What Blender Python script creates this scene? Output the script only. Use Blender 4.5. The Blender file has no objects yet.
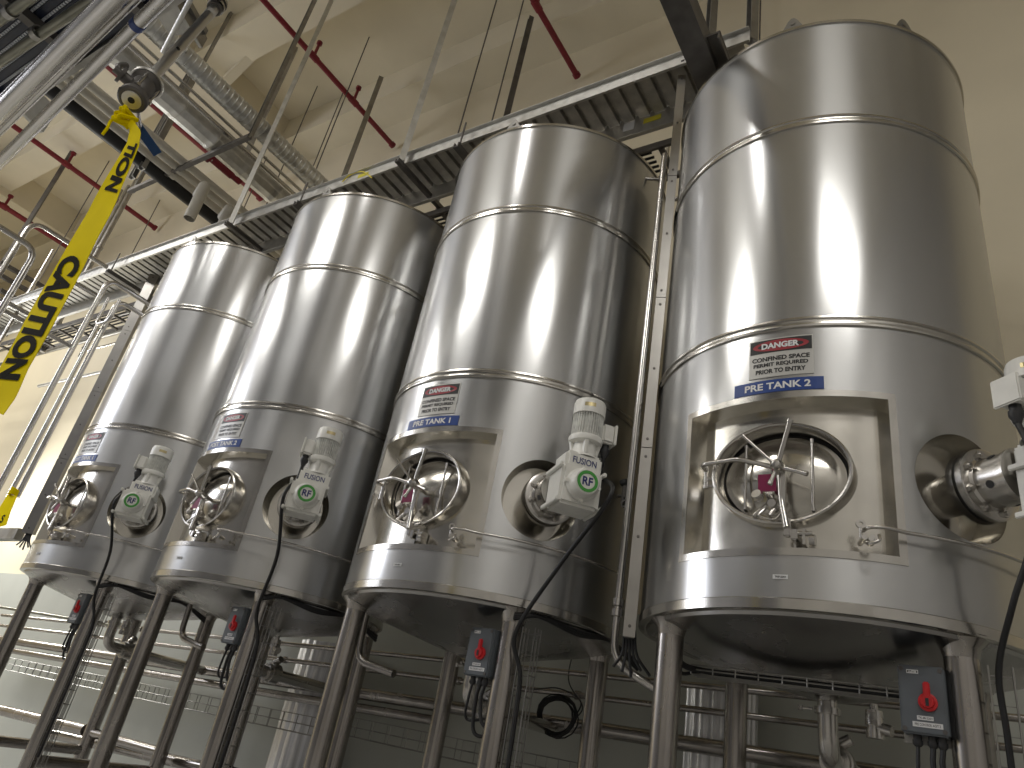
import bpy, bmesh, math, random
from mathutils import Vector, Matrix
random.seed(7)
SC=bpy.context.scene; COL=SC.collection
PI=math.pi; rad=math.radians
def V(*a): return Vector(a)

# ------------------------------------------------------------------ camera (calibrated)
CF=Vector((-0.53117447,0.71565957,0.45352515)); CR=Vector((0.84008766,0.51438335,0.17222806)); CU=Vector((0.11002912,-0.47248403,0.87444407))
CC=Vector((0,0,1.6)); FPX=715.37
cd=bpy.data.cameras.new('camera'); cam=bpy.data.objects.new('camera',cd); COL.objects.link(cam)
cd.sensor_width=36; cd.lens=FPX*36/1024; cd.clip_start=.05; cd.clip_end=200
m=Matrix((CR,CU,-CF)).transposed().to_4x4(); m.translation=CC; cam.matrix_world=m; SC.camera=cam
def at(x,y,ax,val):
    """point on a real plane (axis ax = val) seen at a pixel; used to read positions off the photograph"""
    d=CF+CR*((x-512)/FPX)-CU*((y-384)/FPX); t=(val-CC[ax])/d[ax]; return CC+d*t

# ------------------------------------------------------------------ materials
MAT={}
def mat(name,col,met=0.,rough=.5,noise=0,nscale=4,stretch=(1,1,1),bump=0,aniso=0,emit=0,spec=.5,bscale=60,rvar=0):
    m=bpy.data.materials.new(name); m.use_nodes=True; nt=m.node_tree; b=nt.nodes['Principled BSDF']
    b.inputs['Base Color'].default_value=(*col,1); b.inputs['Metallic'].default_value=met; b.inputs['Roughness'].default_value=rough
    b.inputs['Specular IOR Level'].default_value=spec
    if aniso:
        b.inputs['Anisotropic'].default_value=aniso; b.inputs['Anisotropic Rotation'].default_value=.25
        t=nt.nodes.new('ShaderNodeTangent'); t.direction_type='RADIAL'; t.axis='Z'; nt.links.new(t.outputs[0],b.inputs['Tangent'])
    if noise or rvar or bump:
        tc=nt.nodes.new('ShaderNodeTexCoord'); mp=nt.nodes.new('ShaderNodeMapping'); mp.inputs['Scale'].default_value=stretch
        nt.links.new(tc.outputs['Object'],mp.inputs[0])
        n=nt.nodes.new('ShaderNodeTexNoise'); n.inputs['Scale'].default_value=nscale; n.inputs['Detail'].default_value=5
        nt.links.new(mp.outputs[0],n.inputs['Vector'])
        if noise:
            r=nt.nodes.new('ShaderNodeValToRGB'); e=r.color_ramp.elements
            e[0].position=.3; e[1].position=.7
            e[0].color=(*[c*(1-noise) for c in col],1); e[1].color=(*[min(1,c*(1+noise)) for c in col],1)
            nt.links.new(n.outputs['Fac'],r.inputs[0]); nt.links.new(r.outputs[0],b.inputs['Base Color'])
        if rvar:
            mr=nt.nodes.new('ShaderNodeMapRange'); mr.inputs[1].default_value=.3; mr.inputs[2].default_value=.7
            mr.inputs[3].default_value=rough*(1-rvar); mr.inputs[4].default_value=rough*(1+rvar)
            nt.links.new(n.outputs['Fac'],mr.inputs[0]); nt.links.new(mr.outputs[0],b.inputs['Roughness'])
        if bump:
            n2=nt.nodes.new('ShaderNodeTexNoise'); n2.inputs['Scale'].default_value=bscale; n2.inputs['Detail'].default_value=3
            nt.links.new(mp.outputs[0],n2.inputs['Vector'])
            bp=nt.nodes.new('ShaderNodeBump'); bp.inputs['Strength'].default_value=bump; bp.inputs['Distance'].default_value=.01
            nt.links.new(n2.outputs['Fac'],bp.inputs['Height']); nt.links.new(bp.outputs[0],b.inputs['Normal'])
    if emit:
        b.inputs['Emission Color'].default_value=(*col,1); b.inputs['Emission Strength'].default_value=emit
    MAT[name]=m; return m
tank_steel=mat('brushed stainless',(.59,.59,.585),1,.43,noise=.05,nscale=2,stretch=(2,2,.3),aniso=.85,rvar=.05)
def second_lobe(m,rough,fac,col):
    """adds a clearer reflection lobe to a brushed metal"""
    nt=m.node_tree; b=nt.nodes['Principled BSDF']; out=nt.nodes['Material Output']
    p=nt.nodes.new('ShaderNodeBsdfPrincipled'); p.inputs['Metallic'].default_value=1; p.inputs['Roughness'].default_value=rough; p.inputs['Base Color'].default_value=(*col,1)
    x=nt.nodes.new('ShaderNodeMixShader'); x.inputs[0].default_value=fac
    nt.links.new(b.outputs[0],x.inputs[1]); nt.links.new(p.outputs[0],x.inputs[2]); nt.links.new(x.outputs[0],out.inputs[0])
second_lobe(tank_steel,.19,.5,(.58,.58,.575))
band_steel=mat('polished band',(.56,.54,.50),1,.2,noise=.1,nscale=5,aniso=.3)
panel_steel=mat('inner vessel steel',(.60,.575,.52),1,.2,noise=.08,nscale=5,bump=.06,bscale=2.5,rvar=.2)
pipe_steel=mat('pipe stainless',(.58,.56,.53),1,.24,noise=.06,nscale=6,rvar=.15)
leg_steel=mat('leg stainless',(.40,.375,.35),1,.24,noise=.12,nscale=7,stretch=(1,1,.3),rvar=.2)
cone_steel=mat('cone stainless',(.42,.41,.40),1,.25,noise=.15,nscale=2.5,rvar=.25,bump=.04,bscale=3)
dark_metal=mat('dark steel',(.15,.14,.13),.7,.5,noise=.2,nscale=8)
rail_metal=mat('grey steel strut',(.36,.35,.33),1,.42,noise=.15,nscale=8)
galv=mat('galvanised',(.60,.59,.56),.9,.42,noise=.1,nscale=14,rvar=.2)
galv_dark=mat('galvanised ribs',(.42,.40,.36),.7,.5,noise=.2,nscale=10)
duct_steel=mat('galvanised duct',(.62,.62,.60),.85,.38,noise=.25,nscale=9,rvar=.3)
jacket_steel=mat('aluminium jacket',(.70,.69,.66),.9,.34,noise=.2,nscale=6,bump=.3,bscale=9)
white_paint=mat('white enamel',(.80,.79,.74),0,.35,noise=.05,nscale=12)
fin_paint=mat('motor fins enamel',(.74,.74,.70),0,.45,noise=.2,nscale=30)
fit_steel=mat('satin fitting steel',(.72,.70,.66),1,.42)
channel_steel=mat('channel steel',(.40,.385,.36),1,.3,noise=.08,nscale=5)
black_rub=mat('black rubber',(.012,.012,.013),0,.45)
black_plastic=mat('black plastic',(.03,.03,.032),0,.5)
grey_box=mat('grey enclosure',(.13,.145,.16),0,.45,noise=.06,nscale=10)
red_plastic=mat('red plastic',(.62,.02,.025),0,.35)
red_pipe=mat('red pipe paint',(.20,.010,.022),0,.45,noise=.15,nscale=8)
magenta=mat('magenta tag',(.25,.02,.08),0,.4)
blue_band=mat('blue marker band',(.03,.06,.22),0,.4)
blue_handle=mat('blue handle',(.015,.075,.22),0,.45)
yellow_tape=mat('yellow tape',(.86,.68,.0),0,.8,spec=.03,noise=.05,nscale=6)
tape_black=mat('tape print',(.02,.018,.012),0,.9,spec=.05)
sign_white=mat('sign face',(.52,.51,.48),.2,.4)
sign_black=mat('sign ink',(.015,.014,.014),0,.5)
sign_red=mat('sign red',(.33,.025,.035),0,.45)
sign_blue=mat('nameplate blue',(.012,.05,.24),0,.4)
white_ink=mat('white lettering',(.75,.75,.75),0,.5)
green_ring=mat('green ring',(.07,.36,.06),0,.4)
navy_ink=mat('navy ink',(.02,.03,.16),0,.4)
gasket=mat('gasket',(.01,.01,.01),0,.6)
wall_paint=mat('cream wall paint',(.74,.66,.49),0,.55,noise=.06,nscale=.7,bump=.08,bscale=6)
ceil_paint=mat('cream ceiling paint',(.78,.71,.55),0,.7,noise=.06,nscale=.9,bump=.08,bscale=5)
floor_mat=mat('floor coating',(.34,.335,.32),0,.35,noise=.12,nscale=2)
far_wall=mat('opposite wall paint',(.52,.51,.50),0,.6,noise=.15,nscale=.5)
beige_pipe=mat('beige pipe cover',(.50,.47,.40),0,.5,noise=.1,nscale=5)
dark_wall=mat('dark opposite wall',(.12,.12,.13),0,.6,noise=.3,nscale=.5)  # dark tone chosen to give the left tanks dark reflections
panel_wall=mat('pale lower wall panels',(.50,.51,.46),0,.4,noise=.06,nscale=1.2)
belt_mat=mat('blue black belt',(.012,.018,.04),0,.35,noise=.3,nscale=20)
belt_dot=mat('belt pins',(.62,.64,.68),.3,.4)
olive=mat('clear hose',(.22,.215,.17),.6,.3,noise=.2,nscale=5)
silo_steel=mat('ribbed stainless',(.78,.78,.80),1,.42,noise=.25,nscale=5,stretch=(6,6,.1))
yellow_cable=mat('yellow cable',(.75,.62,.03),0,.5)
yellow_label=mat('yellow sticker',(.70,.62,.05),0,.5)
brass=mat('brass',(.55,.40,.12),1,.35)
nameplate_metal=mat('nameplate',(.65,.55,.30),.8,.3)

# ------------------------------------------------------------------ helpers
def BM(): return bmesh.new()
def obj(name,bm,material,parent=None,smooth=38,normals=None):
    me=bpy.data.meshes.new(name); bmesh.ops.recalc_face_normals(bm,faces=bm.faces) if normals is None else None
    bm.to_mesh(me); bm.free(); me.materials.append(material)
    if smooth:
        me.shade_smooth(); me.set_sharp_from_angle(angle=rad(smooth))
    if normals is not None: me.normals_split_custom_set_from_vertices([normals(v.co) for v in me.vertices])
    o=bpy.data.objects.new(name,me); COL.objects.link(o)
    if parent: o.parent=parent
    return o
def empty(name,loc,rz=0):
    o=bpy.data.objects.new(name,None); o.location=loc; o.rotation_euler=(0,0,rz); o.empty_display_size=.2; COL.objects.link(o); return o
def tag(o,label=None,cat=None,group=None,kind=None):
    if label: o['label']=label
    if cat: o['category']=cat
    if group: o['group']=group
    if kind: o['kind']=kind
    return o
def recenter(o):
    """move a one-mesh thing's origin to its own centre"""
    vs=o.data.vertices
    c=sum((v.co for v in vs),Vector())/len(vs)
    o.data.transform(Matrix.Translation(-c)); o.location=c; return o
def frame(d):
    d=d.normalized(); a=V(0,0,1) if abs(d.z)<.9 else V(1,0,0); x=d.cross(a).normalized(); return x,d.cross(x).normalized(),d
def cyl(bm,p0,p1,r0,r1=None,seg=20,caps=True):
    p0=Vector(p0);p1=Vector(p1); r1=r0 if r1 is None else r1; x,y,d=frame(p1-p0)
    A=[bm.verts.new(p0+(x*math.cos(t)+y*math.sin(t))*r0) for t in [2*PI*i/seg for i in range(seg)]]
    B=[bm.verts.new(p1+(x*math.cos(t)+y*math.sin(t))*r1) for t in [2*PI*i/seg for i in range(seg)]]
    for i in range(seg): bm.faces.new((A[i],A[(i+1)%seg],B[(i+1)%seg],B[i]))
    if caps: bm.faces.new(A[::-1]); bm.faces.new(B)
def lathe(bm,o,axis,prof,seg=32,close=False):
    """prof: list of (distance along axis, radius)"""
    o=Vector(o); x,y,d=frame(Vector(axis)); rings=[]
    for (h,r) in prof:
        if r<1e-5: rings.append([bm.verts.new(o+d*h)])
        else: rings.append([bm.verts.new(o+d*h+(x*math.cos(2*PI*i/seg)+y*math.sin(2*PI*i/seg))*r) for i in range(seg)])
    for a,b in zip(rings,rings[1:]):
        for i in range(seg):
            j=(i+1)%seg
            if len(a)==1 and len(b)==1: continue
            if len(a)==1: bm.faces.new((a[0],b[i],b[j]))
            elif len(b)==1: bm.faces.new((a[i],a[j],b[0]))
            else: bm.faces.new((a[i],a[j],b[j],b[i]))
def bend(pts,r,n=6):
    """round the corners of a polyline"""
    pts=[Vector(p) for p in pts]; out=[pts[0]]
    for a,b,c in zip(pts,pts[1:],pts[2:]):
        u=(a-b);w=(c-b); k=min(r,u.length*.48,w.length*.48); p=b+u.normalized()*k;q=b+w.normalized()*k
        for i in range(n+1):
            t=i/n; out.append(p*(1-t)**2+b*2*t*(1-t)+q*t*t)
    out.append(pts[-1]); return out
def tube(bm,pts,r,seg=10,caps=True):
    pts=[Vector(p) for p in pts]; pts=[p for i,p in enumerate(pts) if i==0 or (p-pts[i-1]).length>1e-5]
    d0=(pts[1]-pts[0]).normalized(); x,y,_=frame(d0); rings=[]
    for i,p in enumerate(pts):
        if i==0:d=pts[1]-p
        elif i==len(pts)-1:d=p-pts[i-1]
        else:d=(pts[i+1]-p).normalized()+(p-pts[i-1]).normalized()
        d.normalize(); x=(x-d*x.dot(d)).normalized(); y=d.cross(x)
        rr=r[i] if isinstance(r,(list,tuple)) else r
        rings.append([bm.verts.new(p+(x*math.cos(2*PI*k/seg)+y*math.sin(2*PI*k/seg))*rr) for k in range(seg)])
    for a,b in zip(rings,rings[1:]):
        for i in range(seg): bm.faces.new((a[i],a[(i+1)%seg],b[(i+1)%seg],b[i]))
    if caps: bm.faces.new(rings[0][::-1]); bm.faces.new(rings[-1])
def spline(pts,n=8):
    P=[Vector(p) for p in pts]; P=[P[0]*2-P[1]]+P+[P[-1]*2-P[-2]]; out=[]
    for i in range(1,len(P)-2):
        for k in range(n):
            t=k/n; a,b,c,d=P[i-1:i+3]
            out.append(.5*((2*b)+(c-a)*t+(2*a-5*b+4*c-d)*t*t+(3*b-a-3*c+d)*t**3))
    out.append(P[-2]); return out
def box(bm,c,s,R=None,bev=0):
    c=Vector(c); g=bmesh.ops.create_cube(bm,size=1)['verts']
    for v in g:
        p=Vector((v.co.x*s[0],v.co.y*s[1],v.co.z*s[2])); v.co=c+(R@p if R else p)
    if bev:
        es=list({e for v in g for e in v.link_edges}); bmesh.ops.bevel(bm,geom=es,offset=bev,segments=2,affect='EDGES')
def barbox(bm,p0,p1,w,h,up=V(0,0,1)):
    p0=Vector(p0);p1=Vector(p1); d=(p1-p0).normalized(); x=d.cross(up).normalized(); z=x.cross(d)
    R=Matrix((x,d,z)).transposed(); box(bm,(p0+p1)/2,(w,(p1-p0).length,h),R)
def chan(bm,p0,p1,w,h,t=.012,up=V(0,0,1)):
    """C channel whose open side faces +up"""
    p0=Vector(p0);p1=Vector(p1); d=(p1-p0).normalized(); x=d.cross(up).normalized(); z=x.cross(d)
    R=Matrix((x,d,z)).transposed(); L=(p1-p0).length; c=(p0+p1)/2
    box(bm,c-z*(h/2-t/2),(w,L,t),R); box(bm,c-x*(w/2-t/2)+z*t/2,(t,L,h-t),R); box(bm,c+x*(w/2-t/2)+z*t/2,(t,L,h-t),R)
_tc={}
def text2d(s,bold=.0):
    k=(s,bold)
    if k not in _tc:
        cu=bpy.data.curves.new('t','FONT'); cu.body=s; cu.size=1; cu.offset=bold; cu.resolution_u=4
        cu.align_x='CENTER'; cu.align_y='CENTER'
        o=bpy.data.objects.new('t',cu); COL.objects.link(o); bpy.context.view_layer.update()
        me=o.evaluated_get(bpy.context.evaluated_depsgraph_get()).to_mesh()
        vs=[(v.co.x,v.co.y) for v in me.vertices]; fs=[tuple(p.vertices) for p in me.polygons]
        bpy.data.objects.remove(o); bpy.data.curves.remove(cu)
        x0=min(v[0] for v in vs);x1=max(v[0] for v in vs);y0=min(v[1] for v in vs);y1=max(v[1] for v in vs)
        vs=[((x-(x0+x1)/2)/(x1-x0),(y-(y0+y1)/2)/(y1-y0)) for x,y in vs]; _tc[k]=(vs,fs)
    return _tc[k]
def put_text(bm,s,w,h,cu,cv,fn,bold=.035):
    vs,fs=text2d(s,bold); B=[bm.verts.new(fn(cu+x*w,cv+y*h)) for x,y in vs]
    for f in fs:
        try: bm.faces.new([B[i] for i in f])
        except ValueError: pass
def copy_tree(o,parent=None):
    c=o.copy(); COL.objects.link(c); c.parent=parent
    for ch in [x for x in bpy.data.objects if x.parent==o and x.name!=c.name]: copy_tree(ch,c)
    return c

# ------------------------------------------------------------------ room shell
WY=6.2; CZ=12.2
X0,X1,Y0=-26.,7.,-7.5
def struct(name,c,s,m_):
    bm=BM(); box(bm,(0,0,0),s); o=obj(name,bm,m_,smooth=0); o.location=c; tag(o,kind='structure'); return o
struct('wall_back',((X0+X1)/2,WY+.15,CZ/2),(X1-X0,.3,CZ),wall_paint)
struct('trim_90',((X0+X1)/2,WY-.02,1.45),(X1-X0,.04,2.9),panel_wall)
struct('wall_left',(X0-.15,(WY+Y0)/2,CZ/2),(.3,WY-Y0,CZ),wall_paint)
struct('wall_right',(X1+.15,(WY+Y0)/2,CZ/2),(.3,WY-Y0,CZ),far_wall)
struct('wall_front',((X0-3.5)/2,Y0-.15,CZ/2),(-3.5-X0,.3,CZ),dark_wall); struct('wall_front',((X1-3.5)/2,Y0-.15,CZ/2),(X1+3.5,.3,CZ),far_wall)  # unseen wall, left stretch darkened only for what the tanks reflect
struct('floor',((X0+X1)/2,(WY+Y0)/2,-.1),(X1-X0,WY-Y0,.2),floor_mat)
struct('ceiling',((X0+X1)/2,(WY+Y0)/2,CZ+.15),(X1-X0,WY-Y0,.3),ceil_paint)
n=1
for (ya,yb) in [(5.6,6.2),(3.45,4.02),(1.3,1.9),(-.9,-.3),(-3.1,-2.5),(-5.3,-4.7)]:
    struct('trim_%d'%n,((X0+X1)/2,(ya+yb)/2,11.9),(X1-X0,yb-ya,.6),ceil_paint); n+=1
for xg in (-11.35,-19.5):
    struct('trim_%d'%n,(xg,(WY+Y0)/2,11.8),(.62,WY-Y0,.8),ceil_paint); n+=1
# sloping concrete haunches seen under the beams
for a,b in (((227,80),(282,25)),):
    A=at(*a,2,11.5);B=at(*b,2,11.9); bm=BM(); barbox(bm,A,B,.16,.16); o=obj('trim_%d'%n,bm,ceil_paint,smooth=0); tag(o,kind='structure'); n+=1

# ------------------------------------------------------------------ tanks
ZB,ZS1,ZS2,ZT=2.37,3.865,5.35,6.27
def P(az,r,z): a=rad(az); return V(r*math.cos(a),r*math.sin(a),z)
def grid(bm,azs,zs,r):
    G=[[bm.verts.new(P(a,r,z)) for z in zs] for a in azs]
    for i in range(len(azs)-1):
        for j in range(len(zs)-1): bm.faces.new((G[i][j],G[i+1][j],G[i+1][j+1],G[i][j+1]))
def lin(a,b,n): return [a+(b-a)*i/n for i in range(n+1)]
def holepatch(bm,r,az0,az1,z0,z1,ca,cz,ha,hz,seg=96,rings=8):
    """cylinder patch with an elliptic hole (half sizes ha in degrees, hz in metres)"""
    outs=[];ins=[]
    corners=[math.atan2((z-cz)/hz,(a-ca)/ha)%(2*PI) for a in(az0,az1) for z in(z0,z1)]
    ts=[2*PI*i/seg for i in range(seg)]
    for c in corners:
        k=min(range(seg),key=lambda i:min(abs(ts[i]-c),2*PI-abs(ts[i]-c))); ts[k]=c
    R=[]
    for t in ts:
        du,dv=math.cos(t),math.sin(t)
        ks=[]
        if du>1e-9: ks.append((az1-ca)/ha/du)
        if du<-1e-9: ks.append((az0-ca)/ha/du)
        if dv>1e-9: ks.append((z1-cz)/hz/dv)
        if dv<-1e-9: ks.append((z0-cz)/hz/dv)
        k=min(ks); R.append([bm.verts.new(P(ca+ha*du*(1+(k-1)*q/rings),r,cz+hz*dv*(1+(k-1)*q/rings))) for q in range(rings+1)])
    for i in range(seg):
        a,b=R[i],R[(i+1)%seg]
        for q in range(rings): bm.faces.new((a[q],a[q+1],b[q+1],b[q]))
RA0,RA1,RZ0,RZ1=-120.5,-62.,2.645,3.42           # manway recess
PA0,PA1,PZ0,PZ1,PCA,PCZ=-60.,-22.,2.72,3.38,-41.5,3.045   # agitator port
RN=lambda co:(co.x,co.y,0) if False else Vector((co.x,co.y,0)).normalized()
LEGS=[(-.65,-.6),(.65,-.6),(-.65,.6),(.65,.6)]
AX=V(math.cos(rad(-40)),math.sin(rad(-40)),0)
def build_tank():
    t=empty('stainless_tank',(0,0,0))
    # shell
    bm=BM()
    for z0,z1 in ((ZB,RZ0),(PZ1+.04,ZT)): grid(bm,lin(-180,180,180),[z0,(z0+z1)/2,z1],1.0)
    grid(bm,lin(-180,RA0,30),[RZ0,RZ1],1.0); grid(bm,lin(RA1,PA0,2),[RZ0,RZ1],1.0)
    grid(bm,lin(PA0,PA1,19),[RZ0,PZ0],1.0); grid(bm,lin(PA0,PA1,19),[PZ1,PZ1+.04],1.0)
    grid(bm,lin(PA1,180,101),[RZ0,RZ1],1.0)
    holepatch(bm,1.0,PA0,PA1,PZ0,PZ1,PCA,PCZ,14.9,.262)
    for v in list(bm.verts): pass
    s=obj('shell',bm,tank_steel,t,smooth=1,normals=RN)
    # top plate
    bm=BM(); lathe(bm,(0,0,ZT-.02),(0,0,1),[(0,1.0),(0,.6),(.25,.2),(.25,0)],seg=96)
    lathe(bm,(0,0,ZT),(0,0,1),[(-.02,1.0),(-.02,1.012),(.004,1.012),(.004,.985)],seg=160); obj('top_head',bm,band_steel,t)
    for zz in (ZS1,ZS2):
        bm=BM(); pr=[(-.034,1.001),(-.030,1.012),(-.018,1.013),(-.012,1.004),(.0,1.0025),(.012,1.004),(.018,1.013),(.030,1.012),(.034,1.001)]
        lathe(bm,(0,0,zz),(0,0,1),pr,seg=180); obj('seam_band',bm,band_steel,t)
    bm=BM(); lathe(bm,(0,0,ZB),(0,0,1),[(.05,1.001),(.045,1.006),(0,1.006),(-.004,.99),(-.004,.955),(.05,.955)],seg=180); obj('bottom_band',bm,band_steel,t)
    # cone bottom
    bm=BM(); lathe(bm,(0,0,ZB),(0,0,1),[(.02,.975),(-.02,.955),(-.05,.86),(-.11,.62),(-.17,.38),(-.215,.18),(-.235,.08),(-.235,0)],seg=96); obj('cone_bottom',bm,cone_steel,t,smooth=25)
    # lifting lugs
    for az in (-86,94):
        bm=BM(); a=rad(az); d=V(math.cos(a),math.sin(a),0); q=V(-d.y,d.x,0)
        vs=[]
        for off in (-.008,.008):
            vs.append([bm.verts.new(V(0,0,ZT)+d*(.985+off)+q*x+V(0,0,z)) for x,z in ((-.075,0),(-.03,.10),(-.01,.125),(.01,.125),(.03,.10),(.075,0))])
        bm.faces.new(vs[0]);bm.faces.new(vs[1][::-1])
        for i in range(6): bm.faces.new((vs[0][i],vs[0][(i+1)%6],vs[1][(i+1)%6],vs[1][i]))
        cyl(bm,V(0,0,ZT+.07)+d*.97,V(0,0,ZT+.07)+d*1.0,.018,seg=12)
        obj('lifting_lug',bm,rail_metal,t)
    # recess: frame returns + inner vessel panel
    bm=BM(); r0,r1=.905,1.0
    def strip(pts0,pts1):
        A=[bm.verts.new(p) for p in pts0];B=[bm.verts.new(p) for p in pts1]
        for i in range(len(A)-1): bm.faces.new((A[i],A[i+1],B[i+1],B[i]))
    azs=lin(RA0,RA1,30)
    strip([P(a,r1,RZ1) for a in azs],[P(a,r0,RZ1-.012) for a in azs]); strip([P(a,r1,RZ0) for a in azs],[P(a,r0,RZ0+.012) for a in azs])
    strip([P(RA0,r1,RZ0),P(RA0,r1,RZ1)],[P(RA0+1.,r0,RZ0),P(RA0+1.,r0,RZ1)]); strip([P(RA1,r1,RZ0),P(RA1,r1,RZ1)],[P(RA1-1.,r0,RZ0),P(RA1-1.,r0,RZ1)])
    obj('recess_return',bm,panel_steel,t)
    bm=BM()   # picture-frame trim on the outside
    for z0,z1 in ((RZ1,RZ1+.035),(RZ0-.035,RZ0)):
        G=[]
        for a in lin(RA0-2,RA1+2,30): G.append([bm.verts.new(P(a,r,z)) for r,z in ((1.0,z0),(1.005,z0),(1.005,z1),(1.0,z1))])
        for a,b in zip(G,G[1:]):
            for j in range(4): bm.faces.new((a[j],b[j],b[(j+1)%4],a[(j+1)%4]))
        bm.faces.new(G[0]);bm.faces.new(G[-1][::-1])
    for a0,a1 in ((RA0-2,RA0),(RA1,RA1+2)):
        G=[]
        for z in (RZ0,RZ1): G.append([bm.verts.new(P(a,r,z)) for a,r in ((a0,1.0),(a0,1.005),(a1,1.005),(a1,1.0))])
        for j in range(4): bm.faces.new((G[0][j],G[1][j],G[1][(j+1)%4],G[0][(j+1)%4]))
    obj('recess_frame',bm,band_steel,t)
    bm=BM(); MH=(.312,.246); MZ=3.04; MX=-.02
    holepatch(bm,.905,RA0+.5,RA1-.5,RZ0,RZ1,-91.2,MZ,19.8,.24,seg=96,rings=6); obj('inner_vessel',bm,panel_steel,t,smooth=1,normals=RN)
    # manway ring (oval neck)
    bm=BM(); prof=[(-.80,1.0,1.0),(-.935,1.0,1.0),(-.95,1.0,1.0),(-.958,1.015,1.02),(-.960,1.04,1.05),(-.955,1.065,1.08),(-.945,1.075,1.09),(-.80,1.075,1.09)]
    G=[]
    for y,su,sv in prof:
        G.append([bm.verts.new(V(MX+MH[0]*su*math.cos(q),y,MZ+MH[1]*sv*math.sin(q))) for q in [2*PI*i/80 for i in range(80)]])
    for a,b in zip(G,G[1:]):
        for i in range(80): bm.faces.new((a[i],a[(i+1)%80],b[(i+1)%80],b[i]))
    mw=obj('manway_neck',bm,pipe_steel,t)
    # inward door: gasket, dished cover
    bm=BM()
    G=[[bm.verts.new(V(MX+MH[0]*k*math.cos(2*PI*i/80),y,MZ+MH[1]*k*math.sin(2*PI*i/80))) for i in range(80)] for y,k in ((-.84,1.0),(-.845,.93),(-.84,.90))]
    for a,b in zip(G,G[1:]):
        for i in range(80): bm.faces.new((a[i],a[(i+1)%80],b[(i+1)%80],b[i]))
    obj('door_gasket',bm,gasket,t)
    bm=BM(); G=[]
    for k in [1,.95,.90,.84,.7,.55,.4,.25,.1]:
        y=-.848-(.0 if k>.92 else (.052*(1-(k/.9)**2)))
        G.append([bm.verts.new(V(MX+MH[0]*.93*k*math.cos(2*PI*i/80),y,MZ+MH[1]*.93*k*math.sin(2*PI*i/80))) for i in range(80)])
    for a,b in zip(G,G[1:]):
        for i in range(80): bm.faces.new((a[i],a[(i+1)%80],b[(i+1)%80],b[i]))
    bm.faces.new(G[-1])
    dr=obj('manway_door',bm,panel_steel,t)
    for x in (-.195,.125):
        h=.93*MH[1]*math.sqrt(1-((x-MX)/MH[0])**2)-.015
        bm=BM(); cyl(bm,(x,-.905,MZ-h),(x,-.905,MZ+h),.0075,seg=10); box(bm,(x,-.88,MZ+h-.01),(.016,.06,.016)); box(bm,(x,-.88,MZ-h+.01),(.016,.06,.016)); obj('door_bar',bm,pipe_steel,dr)
    # yoke: vertical bar to lower hinge, arm to left hinge
    hub=V(-.01,-1.01,3.035)
    bm=BM(); tube(bm,bend([hub+V(0,.02,.01),hub+V(.012,.01,-.16),V(.03,-1.02,2.735)],.03),.014,seg=10); box(bm,(.012,-1.0,2.90),(.02,.026,.26)); box(bm,(.03,-1.0,2.74),(.03,.03,.09),bev=.006)
    obj('yoke_bar',bm,pipe_steel,t)
    bm=BM(); tube(bm,bend([V(-.40,-.90,3.085),V(-.40,-.985,3.085),V(-.20,-1.03,3.085),hub+V(-.0,.005,0)],.04),.0125,seg=10)
    cyl(bm,(-.40,-.90,2.985),(-.40,-.90,3.11),.013); box(bm,(-.365,-.895,3.04),(.06,.012,.016)); box(bm,(-.365,-.895,3.0),(.06,.012,.012)); obj('swing_arm',bm,pipe_steel,t)
    bm=BM(); box(bm,(.06,-.965,2.705),(.03,.10,.05),bev=.005); box(bm,(.10,-.955,2.70),(.012,.09,.075)); box(bm,(.055,-.94,2.665),(.012,.06,.09)); cyl(bm,(.01,-.99,2.715),(.135,-.99,2.715),.012); cyl(bm,(.125,-1.0,2.68),(.15,-1.0,2.68),.026,seg=16); obj('lower_hinge',bm,pipe_steel,t)
    # hand wheel: hub with four spokes + screw
    bm=BM(); cyl(bm,V(0,-.87,3.015),hub+V(0,-.05,.01),.016); lathe(bm,hub+V(0,-.005,.0),(0,-1,0),[(-.02,0),(-.02,.028),(.01,.034),(.04,.028),(.055,.018),(.06,0)],seg=20)
    hd=obj('wheel_hub',bm,pipe_steel,t)
    for dx,dz,L,r in ((.30,.95,.235,.0125),(-.72,.72,.225,.008),(.93,-.37,.15,.010),(-.3,-.95,.10,.010)):
        bm=BM(); d=V(dx,-.18,dz).normalized(); cyl(bm,hub+V(0,-.02,0),hub+V(0,-.02,0)+d*L,r,seg=12); lathe(bm,hub+V(0,-.02,0)+d*L,d,[(-.012,r*1.25),(.004,r*1.25),(.008,0)],seg=12); obj('spoke',bm,pipe_steel,hd)
    # sample valve with magenta tag
    bm=BM(); c=V(-.075,-.965,2.865)
    lathe(bm,c+V(-.03,-.02,.03),(-.2,-.9,.3),[(0,0),(0,.026),(.02,.03),(.035,.024),(.035,0)],seg=18)
    cyl(bm,c+V(-.06,0,-.055),c+V(.05,.01,.045),.013); cyl(bm,c+V(.02,-.03,.06),c+V(.02,.06,.02),.022); cyl(bm,c+V(.05,0,.0),c+V(.02,-.02,-.06),.012)
    lathe(bm,c+V(.03,0,0),(0,-1,0),[(-.03,0),(-.03,.03),(.01,.034),(.03,.02),(.03,0)],seg=16); tube(bm,spline([c+V(-.01,0,-.02),c+V(-.03,-.02,-.06),c+V(.04,-.01,-.075),c+V(.075,.0,-.03)]),.006,seg=8)
    sv=obj('sample_valve',bm,pipe_steel,t)
    bm=BM(); box(bm,(-.065,-1.0,2.965),(.085,.004,.085),Matrix.Rotation(.1,3,'X'),bev=.001); obj('warning_tag',bm,magenta,sv)
    # hook and thin wrap-around pipe
    pts=[P(-70,1.09,2.735),P(-66,1.09,2.74)]+[P(a,1.07,2.735) for a in range(-62,-6,4)]
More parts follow.
